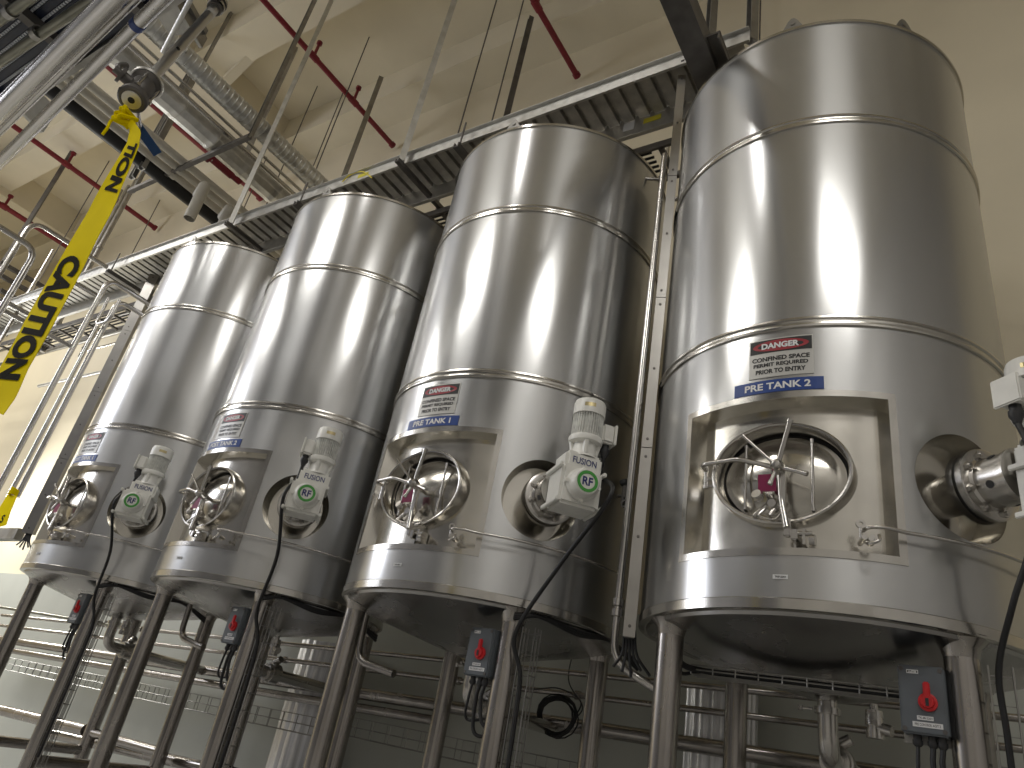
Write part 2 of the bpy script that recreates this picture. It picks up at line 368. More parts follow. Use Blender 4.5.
    pts=pts+[P(-2,1.07,2.76)]+[P(-2,1.07,z) for z in (2.85,3.0,3.2,3.28)]
    bm=BM(); tube(bm,bend([P(-70.5,1.03,2.735)]+pts,.03,3),.0085,seg=10)
    wp=obj('wrap_pipe',bm,pipe_steel,t)
    bm=BM(); c=P(-70.5,1.0,2.70); d=P(-70.5,1,0)
    cyl(bm,c+V(0,0,.0)-d*.05,c+d*.05,.012); tube(bm,spline([c+d*.04+V(.0,0,-.02),c+d*.09+V(.01,0,-.04),c+d*.10+V(.045,0,-.03),c+d*.08+V(.05,0,0)]),.007,seg=8)
    lathe(bm,c+d*.03+V(-.01,0,.065),d,[(-.006,.010),(-.006,.02),(.006,.02),(.006,.010),(-.006,.010)],seg=16); cyl(bm,c+d*.03+V(-.01,0,0),c+d*.03+V(-.01,0,.05),.007); lathe(bm,c+V(.03,0,-.01),d,[(0,0),(0,.018),(.06,.018),(.06,0)],seg=16)
    obj('bracket_clamp',bm,pipe_steel,t)
    # port pocket: conical ring recess
    bm=BM(); segs=64; G=[]
    for k,rr in ((1.0,1.0),(.985,.94),(.94,.87),(.3,.87)):
        G.append([bm.verts.new(P(PCA+14.9*k*math.cos(2*PI*i/segs),rr,PCZ+.262*k*math.sin(2*PI*i/segs))) for i in range(segs)])
    for a,b in zip(G,G[1:]):
        for i in range(segs): bm.faces.new((a[i],a[(i+1)%segs],b[(i+1)%segs],b[i]))
    obj('port_pocket',bm,panel_steel,t)
    o=V(0,0,3.04)
    bm=BM(); lathe(bm,o,AX,[(.84,.098),(1.014,.098),(1.014,.168),(1.048,.168),(1.048,0)],seg=48); nf=obj('nozzle_flange',bm,pipe_steel,t)
    bm=BM(); lathe(bm,o,AX,[(1.048,.158),(1.064,.158),(1.064,0)],seg=48); obj('flange_gasket',bm,gasket,t)
    # legs
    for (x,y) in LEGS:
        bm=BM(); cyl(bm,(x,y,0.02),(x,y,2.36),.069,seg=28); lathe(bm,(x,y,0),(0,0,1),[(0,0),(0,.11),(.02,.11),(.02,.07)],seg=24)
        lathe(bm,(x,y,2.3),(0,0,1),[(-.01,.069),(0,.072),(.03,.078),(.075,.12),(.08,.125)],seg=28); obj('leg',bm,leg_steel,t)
    for a,b in (((-.65,.6,1.03),(.65,.6,1.03)),((-.65,-.6,.86),(-.65,.6,.86)),((.65,-.6,.86),(.65,.6,.86))):
        bm=BM(); cyl(bm,a,b,.05,seg=16); obj('leg_brace',bm,leg_steel,t)
    # ring weld pads on rivet band: small white label
    bm=BM(); grid(bm,lin(-92.,-88.2,3),[2.500,2.520],1.004); lb=obj('white_label',bm,white_ink,t,smooth=0)
    bm=BM(); put_text(bm,'TKP-2201',.048,.009,0,0,lambda u,v:P(-90.1+math.degrees(u),1.0055,2.51+v)); obj('label_print',bm,sign_black,lb,smooth=0)
    # outlet
    bm=BM(); z=ZB-.235
    cyl(bm,(0,0,z+.01),(0,0,z-.04),.05,seg=24); lathe(bm,(0,0,z-.05),(0,0,1),[(-.016,.05),(-.016,.066),(.016,.066),(.016,.05)],seg=24); 
    tube(bm,bend([(0,0,z-.05),(0,0,z-.27),(0,1.22,z-.30)],.16,8),.05,seg=20); lathe(bm,(0,.20,z-.272),(0,1,-.02),[(-.03,.05),(-.03,.07),(0,.075),(0,.085),(.09,.085),(.09,.07),(.12,.05)],seg=24)
    tube(bm,[(-.13,-.02,z-.05),(-.07,-.02,z-.05)],.008,seg=8); lathe(bm,(-.13,-.02,z-.05),(0,0,1),[(-.012,0),(-.012,.013),(.012,.013),(.012,0)],seg=12); cyl(bm,(.0,.24,z-.19),(.07,.24,z-.15),.03,seg=16)
    obj('outlet_elbow',bm,pipe_steel,t)
    bm=BM(); lathe(bm,(.22,.0,ZB-.225),(0,0,-1),[(0,.02),(.03,.02),(.03,.04),(.10,.045),(.10,.035),(.12,.035),(.12,.042),(.16,.042),(.16,0)],seg=20); cyl(bm,(.22,0,ZB-.33),(.30,-.02,ZB-.345),.028,seg=16); obj('level_sensor',bm,pipe_steel,t)
    return t
def plates(t,name):
    def F(r): return lambda u,v:P(-90.3+math.degrees(u),r,3.67+v)
    bm=BM()
    G=[[bm.verts.new(F(r)(u,v)) for r,v in ((1.0,-.117),(1.004,-.117),(1.004,.117),(1.0,.117))] for u in lin(-.162,.162,12)]
    for a,b in zip(G,G[1:]):
        for j in range(4): bm.faces.new((a[j],b[j],b[(j+1)%4],a[(j+1)%4]))
    bm.faces.new(G[0]);bm.faces.new(G[-1][::-1]); s=obj('danger_sign',bm,sign_white,t,smooth=0)
    bm=BM(); f=F(1.0052)
    G=[[bm.verts.new(f(u,v)) for v in (.030,.110)] for u in lin(-.156,.156,12)]
    for a,b in zip(G,G[1:]): bm.faces.new((a[0],b[0],b[1],a[1]))
    for s_,z in (('CONFINED SPACE',-.008),('PERMIT REQUIRED',-.045),('PRIOR TO ENTRY',-.083)): put_text(bm,s_,.29 if s_[1]=='O' else (.275 if s_[1]=='E' else .25),.027,0,z,f,.04)
    obj('sign_print',bm,sign_black,s,smooth=0)
    bm=BM(); f=F(1.0066); vs=[bm.verts.new(f(.142*math.cos(q),.070+.0335*math.sin(q))) for q in lin(0,2*PI,40)[:-1]]; c=bm.verts.new(f(0,.07))
    for i in range(40): bm.faces.new((c,vs[i],vs[(i+1)%40]))
    obj('red_oval',bm,sign_red,s,smooth=0)
    bm=BM(); f=F(1.0078); put_text(bm,'DANGER',.19,.036,0,.070,f,.045); obj('sign_heading',bm,white_ink,s,smooth=0)
    def H(r): return lambda u,v:P(-91.3+math.degrees(u),r,3.498+v)
    bm=BM()
    G=[[bm.verts.new(H(r)(u,v)) for r,v in ((1.0,-.036),(1.004,-.036),(1.004,.036),(1.0,.036))] for u in lin(-.225,.225,14)]
    for a,b in zip(G,G[1:]):
        for j in range(4): bm.faces.new((a[j],b[j],b[(j+1)%4],a[(j+1)%4]))
    bm.faces.new(G[0]);bm.faces.new(G[-1][::-1]); s=obj('name_plate',bm,sign_blue,t,smooth=0)
    bm=BM(); put_text(bm,name,.33 if name[1]=='R' else .37,.040,0,0,H(1.0055),.03); obj('name_lettering',bm,white_ink,s,smooth=0)
TX=[-.79-2.283*(3-i) for i in range(4)]; TY=4.34
proto=build_tank(); tanks=[proto]+[copy_tree(proto) for _ in range(3)]
NM=['POST TANK 1','POST TANK 2','PRE TANK 1','PRE TANK 2']
LB=['tall stainless steel tank at the far left end with blue POST TANK 1 nameplate','tall stainless steel tank second in the row with blue POST TANK 2 nameplate','tall stainless steel tank beside the rightmost one with blue PRE TANK 1 nameplate','nearest and largest stainless steel tank at the right with blue PRE TANK 2 nameplate']
for t,x,nm,lb in zip(tanks,TX,NM,LB):
    t.location=(x,TY,0); tag(t,lb,'tank','tall stainless steel tanks standing in a row'); plates(t,nm)
lug=[c for c in tanks[3].children if c.name.startswith('lifting_lug')][0]
l2=lug.copy(); COL.objects.link(l2); l2.rotation_euler=(0,0,rad(42)); l2.parent=tanks[3]
bpy.context.view_layer.update()

# ------------------------------------------------------------------ agitator drives
TT=V(math.sin(rad(40)),math.cos(rad(40)),0)      # sideways (to the right) of the drive axis
def agitator(x,right,label,dz=-.03,ts=.065):
    base=V(x,TY,3.04)
    t=empty('agitator_drive',base+AX*1.064); tag(t,label,'motor','white gear motors on the tank fronts')
    Rz=Matrix((AX,TT,V(0,0,1))).transposed()
    L=lambda a,s,z: AX*(a-1.036)+TT*s+V(0,0,z)     # local coords: radial distance, sideways, height
    bm=BM(); lathe(bm,L(1.036,0,0),AX,[(0,0),(0,.168),(.03,.168),(.034,.16),(.034,.125),(.045,.115),(.17,.115),(.175,.122),(.19,.122),(.19,0)],seg=48)
    h=obj('lantern_housing',bm,pipe_steel,t)
    for i in range(8):
        q=2*PI*(i+.5)/8; c=L(1.07,.137*math.cos(q),.137*math.sin(q)); bm=BM(); cyl(bm,c-AX*.01,c+AX*.014,.019,seg=6); cyl(bm,c-AX*.10,c+AX*.022,.010,seg=10); obj('flange_bolt',bm,pipe_steel,t)
    for q in (2.3,3.6,5.2): 
        bm=BM(); d=TT*math.cos(q)+V(0,0,math.sin(q)); c=L(1.15,0,0)+d*.1135; cyl(bm,c,c+d*.004,.018,seg=16); obj('inspection_hole',bm,black_plastic,h)
    # gear case
    bm=BM(); box(bm,L(1.37,.03,-.005),(.23,.25,.24),Rz,bev=.018); box(bm,L(1.335,.05,.155),(.20,.23,.14),Rz,bev=.02)
    for s in (-.105,.165):
        for zz in (-.11,.10): box(bm,L(1.37,s,zz),(.245,.02,.025),Rz,bev=.004)
    g=obj('gear_case',bm,white_paint,t)
    bm=BM(); c=L(1.485,.03,.0); lathe(bm,c,AX,[(-.01,.098),(.02,.096),(.03,.085),(.075,.078),(.085,.070),(.088,0)],seg=36); cap=obj('end_cap',bm,white_paint,t)
    for q in (0,PI/2,PI,3*PI/2):
        bm=BM(); e=c+TT*.098*math.cos(q)+V(0,0,.098*math.sin(q)); cyl(bm,e,e+AX*.03,.012,seg=8); obj('cap_lug',bm,white_paint,cap)
    bm=BM(); lathe(bm,c+AX*.0886,AX,[(0,.045),(.001,.045),(.001,.063),(0,.063)],seg=36); obj('green_ring',bm,green_ring,cap)
    bm=BM(); put_text(bm,'RF',.062,.05,0,0,lambda u,v:c+AX*.0895+TT*u+V(0,0,v),.03)
    for s in(-.02,.0,.02): pass
    obj('logo',bm,navy_ink,cap,smooth=0)
    bm=BM(); box(bm,L(1.335,.05,.155)-TT*.117,(.13,.002,.0),Rz) if False else None
    put_text(bm,'FUSION',.15,.04,0,0,lambda u,v:L(1.438,.05,.165)+TT*u+V(0,0,v) ,.01); obj('side_lettering',bm,navy_ink,g,smooth=0)
    # motor neck, flange, finned body, cowl
    c=L(1.36,ts,0)
    bm=BM(); lathe(bm,c,(0,0,1),[(.21,.085),(.23,.075),(.30,.07),(.31,.10),(.335,.105),(.345,.10),(.35,.06)],seg=32)
    for q in range(4):
        a=q*PI/2+.6; cyl(bm,c+V(.062*math.cos(a),.062*math.sin(a),.22),c+V(.08*math.cos(a),.08*math.sin(a),.31),.018,seg=8)
    obj('motor_flange',bm,white_paint,t)
    bm=BM(); cyl(bm,c+V(0,0,.345),c+V(0,0,.50),.076,seg=32)
    for i in range(36):
        a=2*PI*i/36; R=Matrix.Rotation(a,3,'Z'); box(bm,c+R@V(.083,0,.42),(.022,.004,.145),R)
    obj('finned_body',bm,fin_paint,t)
    bm=BM(); lathe(bm,c,(0,0,1),[(.49,.080),(.49,.099),(.565,.099),(.585,.092),(.59,.078),(.585,0)],seg=40); 
    cw=obj('fan_cowl',bm,white_paint,t)
    d=(CC-(t.location+c)); d.z=0; d.normalize(); q=V(-d.y,d.x,0)
    bm=BM(); w_=.03; G=[]
    for u in lin(-.35,.35,6): 
        dd=d*math.cos(u)+q*math.sin(u); G.append([bm.verts.new(c+dd*.0995+V(0,0,z)) for z in (.525,.55)])
    for a,b in zip(G,G[1:]): bm.faces.new((a[0],b[0],b[1],a[1]))
    obj('rating_plate',bm,nameplate_metal,cw,smooth=0)
    s=1 if right else -1
    bm=BM(); box(bm,c+TT*s*.125+V(0,0,.40),(.11,.08,.12),Rz,bev=.012); box(bm,c+TT*s*.168+V(0,0,.40),(.13,.016,.135),Rz,bev=.006); tb=obj('terminal_box',bm,white_paint,t)
    bm=BM(); k=c+TT*s*.13+V(0,0,.34); lathe(bm,k,(0,0,-1),[(0,.024),(.03,.024),(.03,.03),(.05,.03),(.07,.02),(.085,.016),(.085,0)],seg=14); obj('cable_gland',bm,black_plastic,tb)
    for c_ in t.children:
        if c_.name.split('.')[0] in ('gear_case','end_cap','motor_flange','finned_body','fan_cowl','terminal_box'): c_.location.z+=dz
    return t.location+k+V(0,0,-.08+dz)
glands=[agitator(TX[0],False,'white gear motor on the front of the POST TANK 1 tank'),agitator(TX[1],False,'white gear motor on the front of the POST TANK 2 tank'),
 agitator(TX[2],True,'white gear motor on the PRE TANK 1 tank, terminal box on its right'),agitator(TX[3],False,'white gear motor cut by the right edge, on the nearest tank',-.11,-.03)]

# cables from the motors down into the side baskets (x of the front right leg + .1)
cab=['black motor cable hanging across the POST TANK 1 front','black motor cable hanging across the POST TANK 2 front','black motor cable hanging across the PRE TANK 1 front to the leg','black motor cable at the right edge beside the nearest tank leg']
for x,g,lb,i in zip(TX,glands,cab,range(4)):
    bx=x+.65+.13
    o0=V(x,TY,0)
    bb=V(x,TY,0); sd=.17 if i==2 else -.12
    pts=[g,g+V(0.0,-.01,-.12),bb+AX*(1.62 if i==2 else 1.50)+TT*sd+V(0,0,2.96),bb+AX*1.26+TT*(sd*.35)+V(0,0,2.60),V(bx-.03,TY-.71,2.22),V(bx,TY-.64,2.0),V(bx,TY-.62,1.7),V(bx,TY-.62,.9)]
    if i==3: pts=[g,g+V(.02,-.01,-.15),V(x+.95,TY-.80,2.75),V(x+.86,TY-.76,2.50),V(bx,TY-.66,2.25),V(bx,TY-.63,2.0),V(bx,TY-.62,1.7),V(bx,TY-.62,.9)]
    bm=BM(); tube(bm,spline(pts,10),.013,seg=10); o=recenter(obj('motor_cable',bm,black_rub)); tag(o,lb,'cable','black cables hanging from the gear motors')

# ------------------------------------------------------------------ disconnect boxes on the front right legs
def switch_box(x,label):
    t=empty('disconnect_switch',(x+.65-.15,TY-.60,2.10)); tag(t,label,'switch','grey disconnect switches on the tank legs')
    t.rotation_euler=(0,0,rad(-2))
    W,H,D=.175,.27,.11
    bm=BM(); box(bm,(0,-.02,0),(W,D*.6,H),bev=.008); b=obj('enclosure',bm,grey_box,t)
    bm=BM(); box(bm,(0,-.068,0),(W,.034,H),bev=.007); cv=obj('cover',bm,grey_box,t)
    bm=BM(); box(bm,(.02,.03,-.02),(W+.05,.012,H+.02)); obj('mounting_plate',bm,rail_metal,t); 
    for sx in(-1,1):
        for sz in(-1,1):
            bm=BM(); lathe(bm,(sx*(W/2-.015),-.085,sz*(H/2-.017)),(0,-1,0),[(0,.009),(.004,.009),(.004,0)],seg=12); obj('cover_screw',bm,dark_metal,cv)
    bm=BM(); lathe(bm,(.02,-.085,-.01),(0,-1,0),[(0,.036),(.012,.036),(.014,.03),(.014,0)],seg=28); box(bm,(.02,-.105,.025),(.026,.018,.085),bev=.005); lathe(bm,(.02,-.099,-.01),(0,-1,0),[(0,.026),(.016,.024),(.016,0)],seg=20)
    kn=obj('rotary_handle',bm,red_plastic,t)
    bm=BM(); box(bm,(.02,-.117,-.012),(.012,.004,.03)); obj('lock_slot',bm,black_plastic,kn)
    for nm,(cx,cz,w,h),s in (('tag_label',(-.03,.108,.045,.016),'P-1'),('rating_label',(.005,-.072,.06,.016),'TK-M-2201'),('equipment_label',(.012,-.098,.11,.02),'PRE CONTROL AGIT 2')):
        bm=BM(); box(bm,(cx,-.0865,cz),(w,.002,h)); l=obj(nm,bm,white_ink,cv,smooth=0)
        l2=BM(); put_text(l2,s,w*.85,h*.5,cx,cz,lambda u,v:V(u,-.0878,v),.01)
        # print joined as a second material would lose the label plane: keep as its own part of the box
        obj('label_print',l2,sign_black,t,smooth=0)
    for sx in (-.035,.02,.055):
        bm=BM(); lathe(bm,(sx,-.04,-H/2),(0,0,-1),[(-.005,.016),(.02,.016),(.02,.02),(.035,.02),(.045,.012),(.045,0)],seg=14); obj('cable_gland',bm,black_plastic,t)
    z=-H/2-.04
    for sx,dx,dz in ((-.035,-.02,.17),(.02,.03,.24),(.055,.08,.20)):
        bm=BM(); tube(bm,spline([(sx,-.04,z),(sx-.005,-.045,z-.08),(sx+dx*.4,-.04,z-dz),(sx+dx+.05,-.01,z-dz-.02),(.17,.05,z-dz+.04)],8),.008 if sx<0 else .011,seg=8); obj('lead',bm,black_rub,t)
    return t
for x,lb in zip(TX,['small grey switch box with red handle on a POST TANK 1 leg','grey switch box with red handle on the front right leg of POST TANK 2','grey switch box with red handle on the front right leg of PRE TANK 1','largest grey switch box with red handle, on the nearest tank leg']): switch_box(x,lb)

# ------------------------------------------------------------------ wire baskets
def basket(name,p0,p1,w,h,side,up,step,label,group,r=.004,parent=None):
    p0=Vector(p0);p1=Vector(p1); d=(p1-p0).normalized(); bm=BM(); side=Vector(side);up=Vector(up)
    rails=[side*(-w/2)+up*h,side*(-w/2)+up*(h*.5),side*(-w/2),V(0,0,0),side*(w/2),side*(w/2)+up*(h*.5),side*(w/2)+up*h]
    for q in rails: tube(bm,[p0+q,p1+q],r,seg=5)
    n=int((p1-p0).length/step)
    for i in range(n+1):
        c=p0+d*(i*step); tube(bm,[c+side*(-w/2)+up*h,c+side*(-w/2),c+side*(w/2),c+side*(w/2)+up*h],r,seg=5)
    o=recenter(obj(name,bm,rail_metal,smooth=0)); tag(o,label,'cable tray',group); return o
for x,lb in zip(TX,['narrow wire basket running down the POST TANK 1 front leg','narrow wire basket running down the POST TANK 2 front leg','narrow wire basket running down the PRE TANK 1 front leg','narrow wire basket beside the nearest leg at the right edge']):
    basket('wire_basket',(x+.785,TY-.56,.4),(x+.785,TY-.56,2.27),.085,.07,(1,0,0),(0,-1,0),.115,lb,'upright wire baskets on the legs')
basket('wire_basket',(TX[3]-.58,3.93,2.135),(TX[3]+.5,3.93,2.12),.10,.045,(0,1,0),(0,0,1),.115,'shallow wire basket with black cables hung under the nearest tank','upright wire baskets on the legs'.replace('upright','level'))
basket('wire_basket',(-11.4,5.25,1.43),(-5.05,5.25,1.44),.18,.15,(0,1,0),(0,0,1),.19,'long level wire basket low behind the legs of the left tanks','level wire baskets')
basket('wire_basket',(-4.95,5.25,1.50),(-2.6,5.25,1.48),.18,.15,(0,1,0),(0,0,1),.19,'bent level wire basket low behind the PRE TANK 1 legs','level wire baskets')
bm=BM(); tube(bm,spline([(TX[3]-.70,3.85,2.36),(TX[3]-.62,3.80,2.18),(TX[3]-.50,3.93,2.16),(TX[3]-.1,3.93,2.155),(TX[3]+.3,3.93,2.145),(TX[3]+.5,3.95,2.14)]),.016,seg=8); tube(bm,spline([(TX[3]-.68,3.9,2.36),(TX[3]-.64,3.86,2.14),(TX[3]-.5,3.96,2.165),(TX[3],3.96,2.16),(TX[3]+.45,3.96,2.15)]),.010,seg=8)
tag(recenter(obj('cable_bundle',bm,black_rub)),'black cable bundle lying in the basket under the nearest tank','cable')

# ------------------------------------------------------------------ pipes low behind the tanks
def pipe(name,pts,r,m_,label,cat='pipe',group=None,rb=.1,seg=16,clamps=(),cr=1.5):
    bm=BM(); tube(bm,bend(pts,rb) if len(pts)>2 else pts,r,seg=seg)
    o=obj(name,bm,m_)
    c=sum((v.co for v in o.data.vertices),Vector())/len(o.data.vertices); o.data.transform(Matrix.Translation(-c)); o.location=c
    for p,d in clamps:
        b2=BM(); lathe(b2,Vector(p)-c,d,[(-.025,r),(-.02,r*cr),(.02,r*cr),(.025,r)],seg=18); obj('pipe_clamp',b2,m_,o)
    tag(o,label,cat,group); return o
ex=V(1,0,0)
pipe('steel_pipe',[(-13,5.6,1.80),(-2.6,5.6,1.89),(.9,5.6,1.90)],.055,leg_steel,'thick level steel pipe low along the wall behind all four tanks',group='level steel pipes behind the tanks',rb=.01)
pipe('steel_pipe',[(-13,5.6,1.67),(-4.2,5.6,1.75)],.042,leg_steel,'second thick steel pipe just below the thickest one, behind the left tanks',group='level steel pipes behind the tanks')
pipe('steel_pipe',[(-13,5.6,1.99),(.9,5.6,2.16)],.024,leg_steel,'thin level steel pipe behind the tanks, lower of two thin ones',group='level steel pipes behind the tanks',clamps=[((x,5.6,1.99+(x+13)*.0122),ex) for x in (-6.4,-4.1,-2.9)])
pipe('steel_pipe',[(-13,5.6,2.14),(.9,5.6,2.33)],.024,leg_steel,'thin level steel pipe behind the tanks, upper of two thin ones',group='level steel pipes behind the tanks',clamps=[((x,5.6,2.14+(x+13)*.0137),ex) for x in (-9.2,-4.1)])
pipe('steel_pipe',[(-11.5,4.98,.98),(-8.4,4.94,1.04)],.06,leg_steel,'dark horizontal steel tube at the bottom left behind the first leg')
pipe('steel_pipe',[(-9.3,5.12,.90),(-5.6,5.1,1.02)],.055,leg_steel,'dark horizontal steel tube low between the two left tanks')
pipe('steel_pipe',[(-12.6,5.3,2.22),(-9.1,5.3,2.16)],.02,olive,'thin pipe with brass fittings at the far left under the first tank',clamps=[((-9.9,5.3,2.17),ex),((-9.7,5.3,2.17),ex)])
# elbows dropping from tank bottoms in the gaps
for xg,lb in ((-8.60+2.283,'bent steel drain pipe under the gap between the two left tanks'),(-6.32+2.283,'bent steel drain pipe between the second and third tank')):
    pipe('drain_pipe',[(xg-.12,4.3,2.45),(xg-.10,4.3,2.03),(xg+.30,4.3,1.97)],.028,leg_steel,lb,group='bent drain pipes',rb=.12)
dx=at(629,500,1,3.98).x
pipe('drain_pipe',[(dx,3.98,6.15),(dx,3.98,2.17),(dx+.3,4.05,2.03)],.024,pipe_steel,'tall thin steel pipe beside the upright channel, bent at its foot',rb=.12,clamps=[((dx,3.98,2.50),(0,0,1)),((dx,3.98,2.44),(0,0,1))])
vp_=at(669,140,1,4.6)
pipe('vent_pipe',[(vp_.x-1.3,4.6,vp_.z),(vp_.x,4.6,vp_.z),(vp_.x,4.6,3.0)],.017,pipe_steel,'thin steel pipe coming over the PRE TANK 1 rim and down',rb=.08)
pipe('gutter_pipe',[(-2.25,4.05,6.10),(-2.0,4.2,6.12)],.014,pipe_steel,'short steel stub at the upper edge of the third tank') 
for k,(x,lb) in enumerate(((TX[1],'black knobbed sampling valve at the right side of POST TANK 2'),(TX[2],'black knobbed sampling valve at the right side of PRE TANK 1'))):
    c=V(x,TY,0)+P(-5,1.0,3.28); t=empty('sampling_valve',c); tag(t,lb,'valve','black knobbed valves on the tank sides')
    bm=BM(); cyl(bm,(0,0,0),(.09,-.02,0),.012); cyl(bm,(.05,-.02,-.07),(.05,-.02,.06),.02); cyl(bm,(.05,-.02,-.02),(.10,-.06,-.04),.014); obj('valve_body',bm,dark_metal,t)
    bm=BM(); lathe(bm,(.05,-.02,.06),(-.3,-.2,1),[(0,0),(0,.018),(.02,.032),(.045,.028),(.055,0)],seg=16); obj('knob',bm,black_plastic,t)
    bm=BM(); lathe(bm,(.075,-.045,-.075),(0,-1,.2),[(-.006,.02),(-.006,.03),(.006,.03),(.006,.02),(-.006,.02)],seg=16); obj('ring_pull',bm,dark_metal,t)
# tall stainless vessels behind
for px_,lb in (((295,705),'ribbed bright stainless column behind the second and third tank'),((712,705),'ribbed bright stainless column behind the nearest tank')):
    c=at(*px_,1,5.72); r=.36 if px_[0]<400 else .27
    bm=BM(); prof=[]
    seg=72; zz=[0,2.32]
    G=[[bm.verts.new(V(math.cos(2*PI*i/seg)*(r-.012*(i%4<2)),math.sin(2*PI*i/seg)*(.2-.012*(i%4<2)),z)) for i in range(seg)] for z in zz]
    for i in range(seg): bm.faces.new((G[0][i],G[0][(i+1)%seg],G[1][(i+1)%seg],G[1][i]))
    bm.faces.new(G[1]); bm.faces.new(G[0][::-1])
    o=obj('steel_column',bm,silo_steel,smooth=30); o.location=(c.x,5.95,0); tag(o,lb,'column','ribbed stainless columns behind the tanks')
# coil of black cable
bm=BM(); c=at(558,716,1,5.45)
pts=[]
for i in range(9*16+1):
    q=2*PI*i/16; rr=.16+.018*math.sin(i*.37)+.01*math.sin(i*.11); pts.append(c+V(rr*math.cos(q),.03*math.sin(i*.21),rr*.85*math.sin(q)))
tube(bm,pts,.006,seg=6); tube(bm,spline([pts[0],c+V(.2,0,.10),c+V(.05,0,.28),c+V(.08,0,.6)]),.005,seg=6); tube(bm,spline([pts[-1],c+V(.18,0,.13),c+V(-.02,0,.2),c+V(-.25,0,.17)]),.006,seg=6)
tag(recenter(obj('cable_coil',bm,black_rub)),'coil of thin black cable hanging behind the PRE TANK 1 back leg','cable coil')
# cables tied under tank bottoms
for x,lb in ((TX[1],'black cables sagging under the POST TANK 2 bottom edge'),(TX[2],'black cables sagging under the PRE TANK 1 bottom edge'),(TX[0],'black cables sagging under the POST TANK 1 bottom edge')):
    bm=BM()
    for k in range(3): tube(bm,spline([(x+.70,TY-.68,2.30+.01*k),(x+.80,TY-.56,2.345),(x+.93,TY-.30,2.33-.012*k),(x+1.0,TY-.0,2.34),(x+1.10,TY+.25,2.22+.02*k)]),.011,seg=6)
    tag(recenter(obj('cable_bundle',bm,black_rub)),lb,'cable','cable bundles under the tank rims')

# ------------------------------------------------------------------ upright cable channels between tanks
def upright(x,y,z0,z1,w,label,rz):
    t=empty('cable_channel',(x,y,z0)); t.rotation_euler=(0,0,rz); tag(t,label,'cable channel','upright steel cable channels between tanks')
    H=z1-z0
    bm=BM(); box(bm,(0,.035,H/2),(w,.07,H)); obj('trough',bm,rail_metal,t,smooth=0)
    n=4
    for i in range(n):
        bm=BM(); box(bm,(0,-.006,H*(i+.5)/n),(w+.012,.012,H/n-.006)); cv=obj('cover_plate',bm,channel_steel,t,smooth=0)
        for zz in (.06,H/n/2,H/n-.06):
            bm=BM(); lathe(bm,(0,-.012,H*i/n+zz),(0,-1,0),[(0,.009),(.004,.009),(.005,0)],seg=10); obj('cover_screw',bm,dark_metal,cv)
    bm=BM()
    for k in range(5): tube(bm,spline([(-.03+.014*k,.04,.05),(-.03+.02*k,.03,-.08),(-.07+.05*k,.02,-.16-.02*(k%3))]),.009,seg=6)
    obj('cable_tails',bm,black_rub,t)
    return t
upright(-1.715,3.83,2.28,6.86,.055,'upright steel cable channel between PRE TANK 1 and the nearest tank',rad(20))
upright(-9.80,4.06,2.95,6.86,.13,'upright steel cable channel left of the POST TANK 1 tank',rad(35))
bm=BM(); A=at(0,536,1,4.1);B=at(20,537,1,4.1); barbox(bm,A+V(-2.5,0,0),V(B.x-.03,4.1,B.z+.03),.10,.14); tag(recenter(obj('cable_duct',bm,rail_metal,smooth=0)),'level grey duct entering from the left edge below the channel','duct')

# ------------------------------------------------------------------ galvanised cable tray above the tanks
TRY0,TRY1,TRZ=3.74,4.18,6.86; TRE=at(750,31,1,3.74).x
tr=empty('cable_tray',(-8,(TRY0+TRY1)/2,TRZ)); tag(tr,'long galvanised cable tray with ribbed underside above the tanks','cable tray')
def loc(p): return Vector(p)-tr.location
for y,s in ((TRY0,1),(TRY1,-1)):
    bm=BM(); H=.15; zt=at(675,103,1,TRY1).z; zb_=at(675,121,1,TRY1).z; LL=TRE+16.4; cx=TRE-LL/2
    if s<0:
        box(bm,loc((cx,y,(zt+zb_)/2)),(LL,.006,zt-zb_)); box(bm,loc((cx,y+.02,zb_)),(LL,.04,.006)); obj('side_rail',bm,galv,tr,smooth=0); continue
    box(bm,loc((cx,y,TRZ+H/2)),(LL,.006,H)); box(bm,loc((cx,y-s*.018,TRZ+H)),(LL,.036,.006)); box(bm,loc((cx,y-s*.012,TRZ)),(LL,.024,.006)); obj('side_rail',bm,galv,tr,smooth=0)
bm=BM(); x=-16.2; prof=[]
while x<TRE-.2: prof+= [(x,0),(x+.10,0),(x+.105,.045),(x+.145,.045)]; x+=.15
A=[bm.verts.new(loc((x,TRY0+.02,TRZ+.085+z))) for x,z in prof];B=[bm.verts.new(loc((x,TRY1-.004,TRZ+.085+z))) for x,z in prof]
for i in range(len(A)-1): bm.faces.new((A[i],A[i+1],B[i+1],B[i]))
obj('ribbed_bottom',bm,galv_dark,tr,smooth=0)
for (xa,nm,m_) in ((-2.35,'white_sticker',white_ink),(-2.12,'yellow_sticker',yellow_label)):
    bm=BM(); box(bm,loc((xa,TRY1-.006,(zt+zb_)/2)),(.11 if m_==white_ink else .17,.003,.10 if m_==white_ink else .06)); obj(nm,bm,m_,tr,smooth=0)
bm=BM(); box(bm,loc((TRE-.35,TRY0-.004,TRZ+.09)),(.09,.003,.03)); box(bm,loc((-5.35,TRY0-.004,TRZ+.085)),(.16,.003,.05)); obj('yellow_sticker',bm,yellow_label,tr,smooth=0)
bm=BM()
for i in range(2): box(bm,loc((TRE-.55+.09*i,TRY0-.004,TRZ+.06+.025*i)),(.03,.003,.02))
obj('slot_hole',bm,black_plastic,tr,smooth=0)
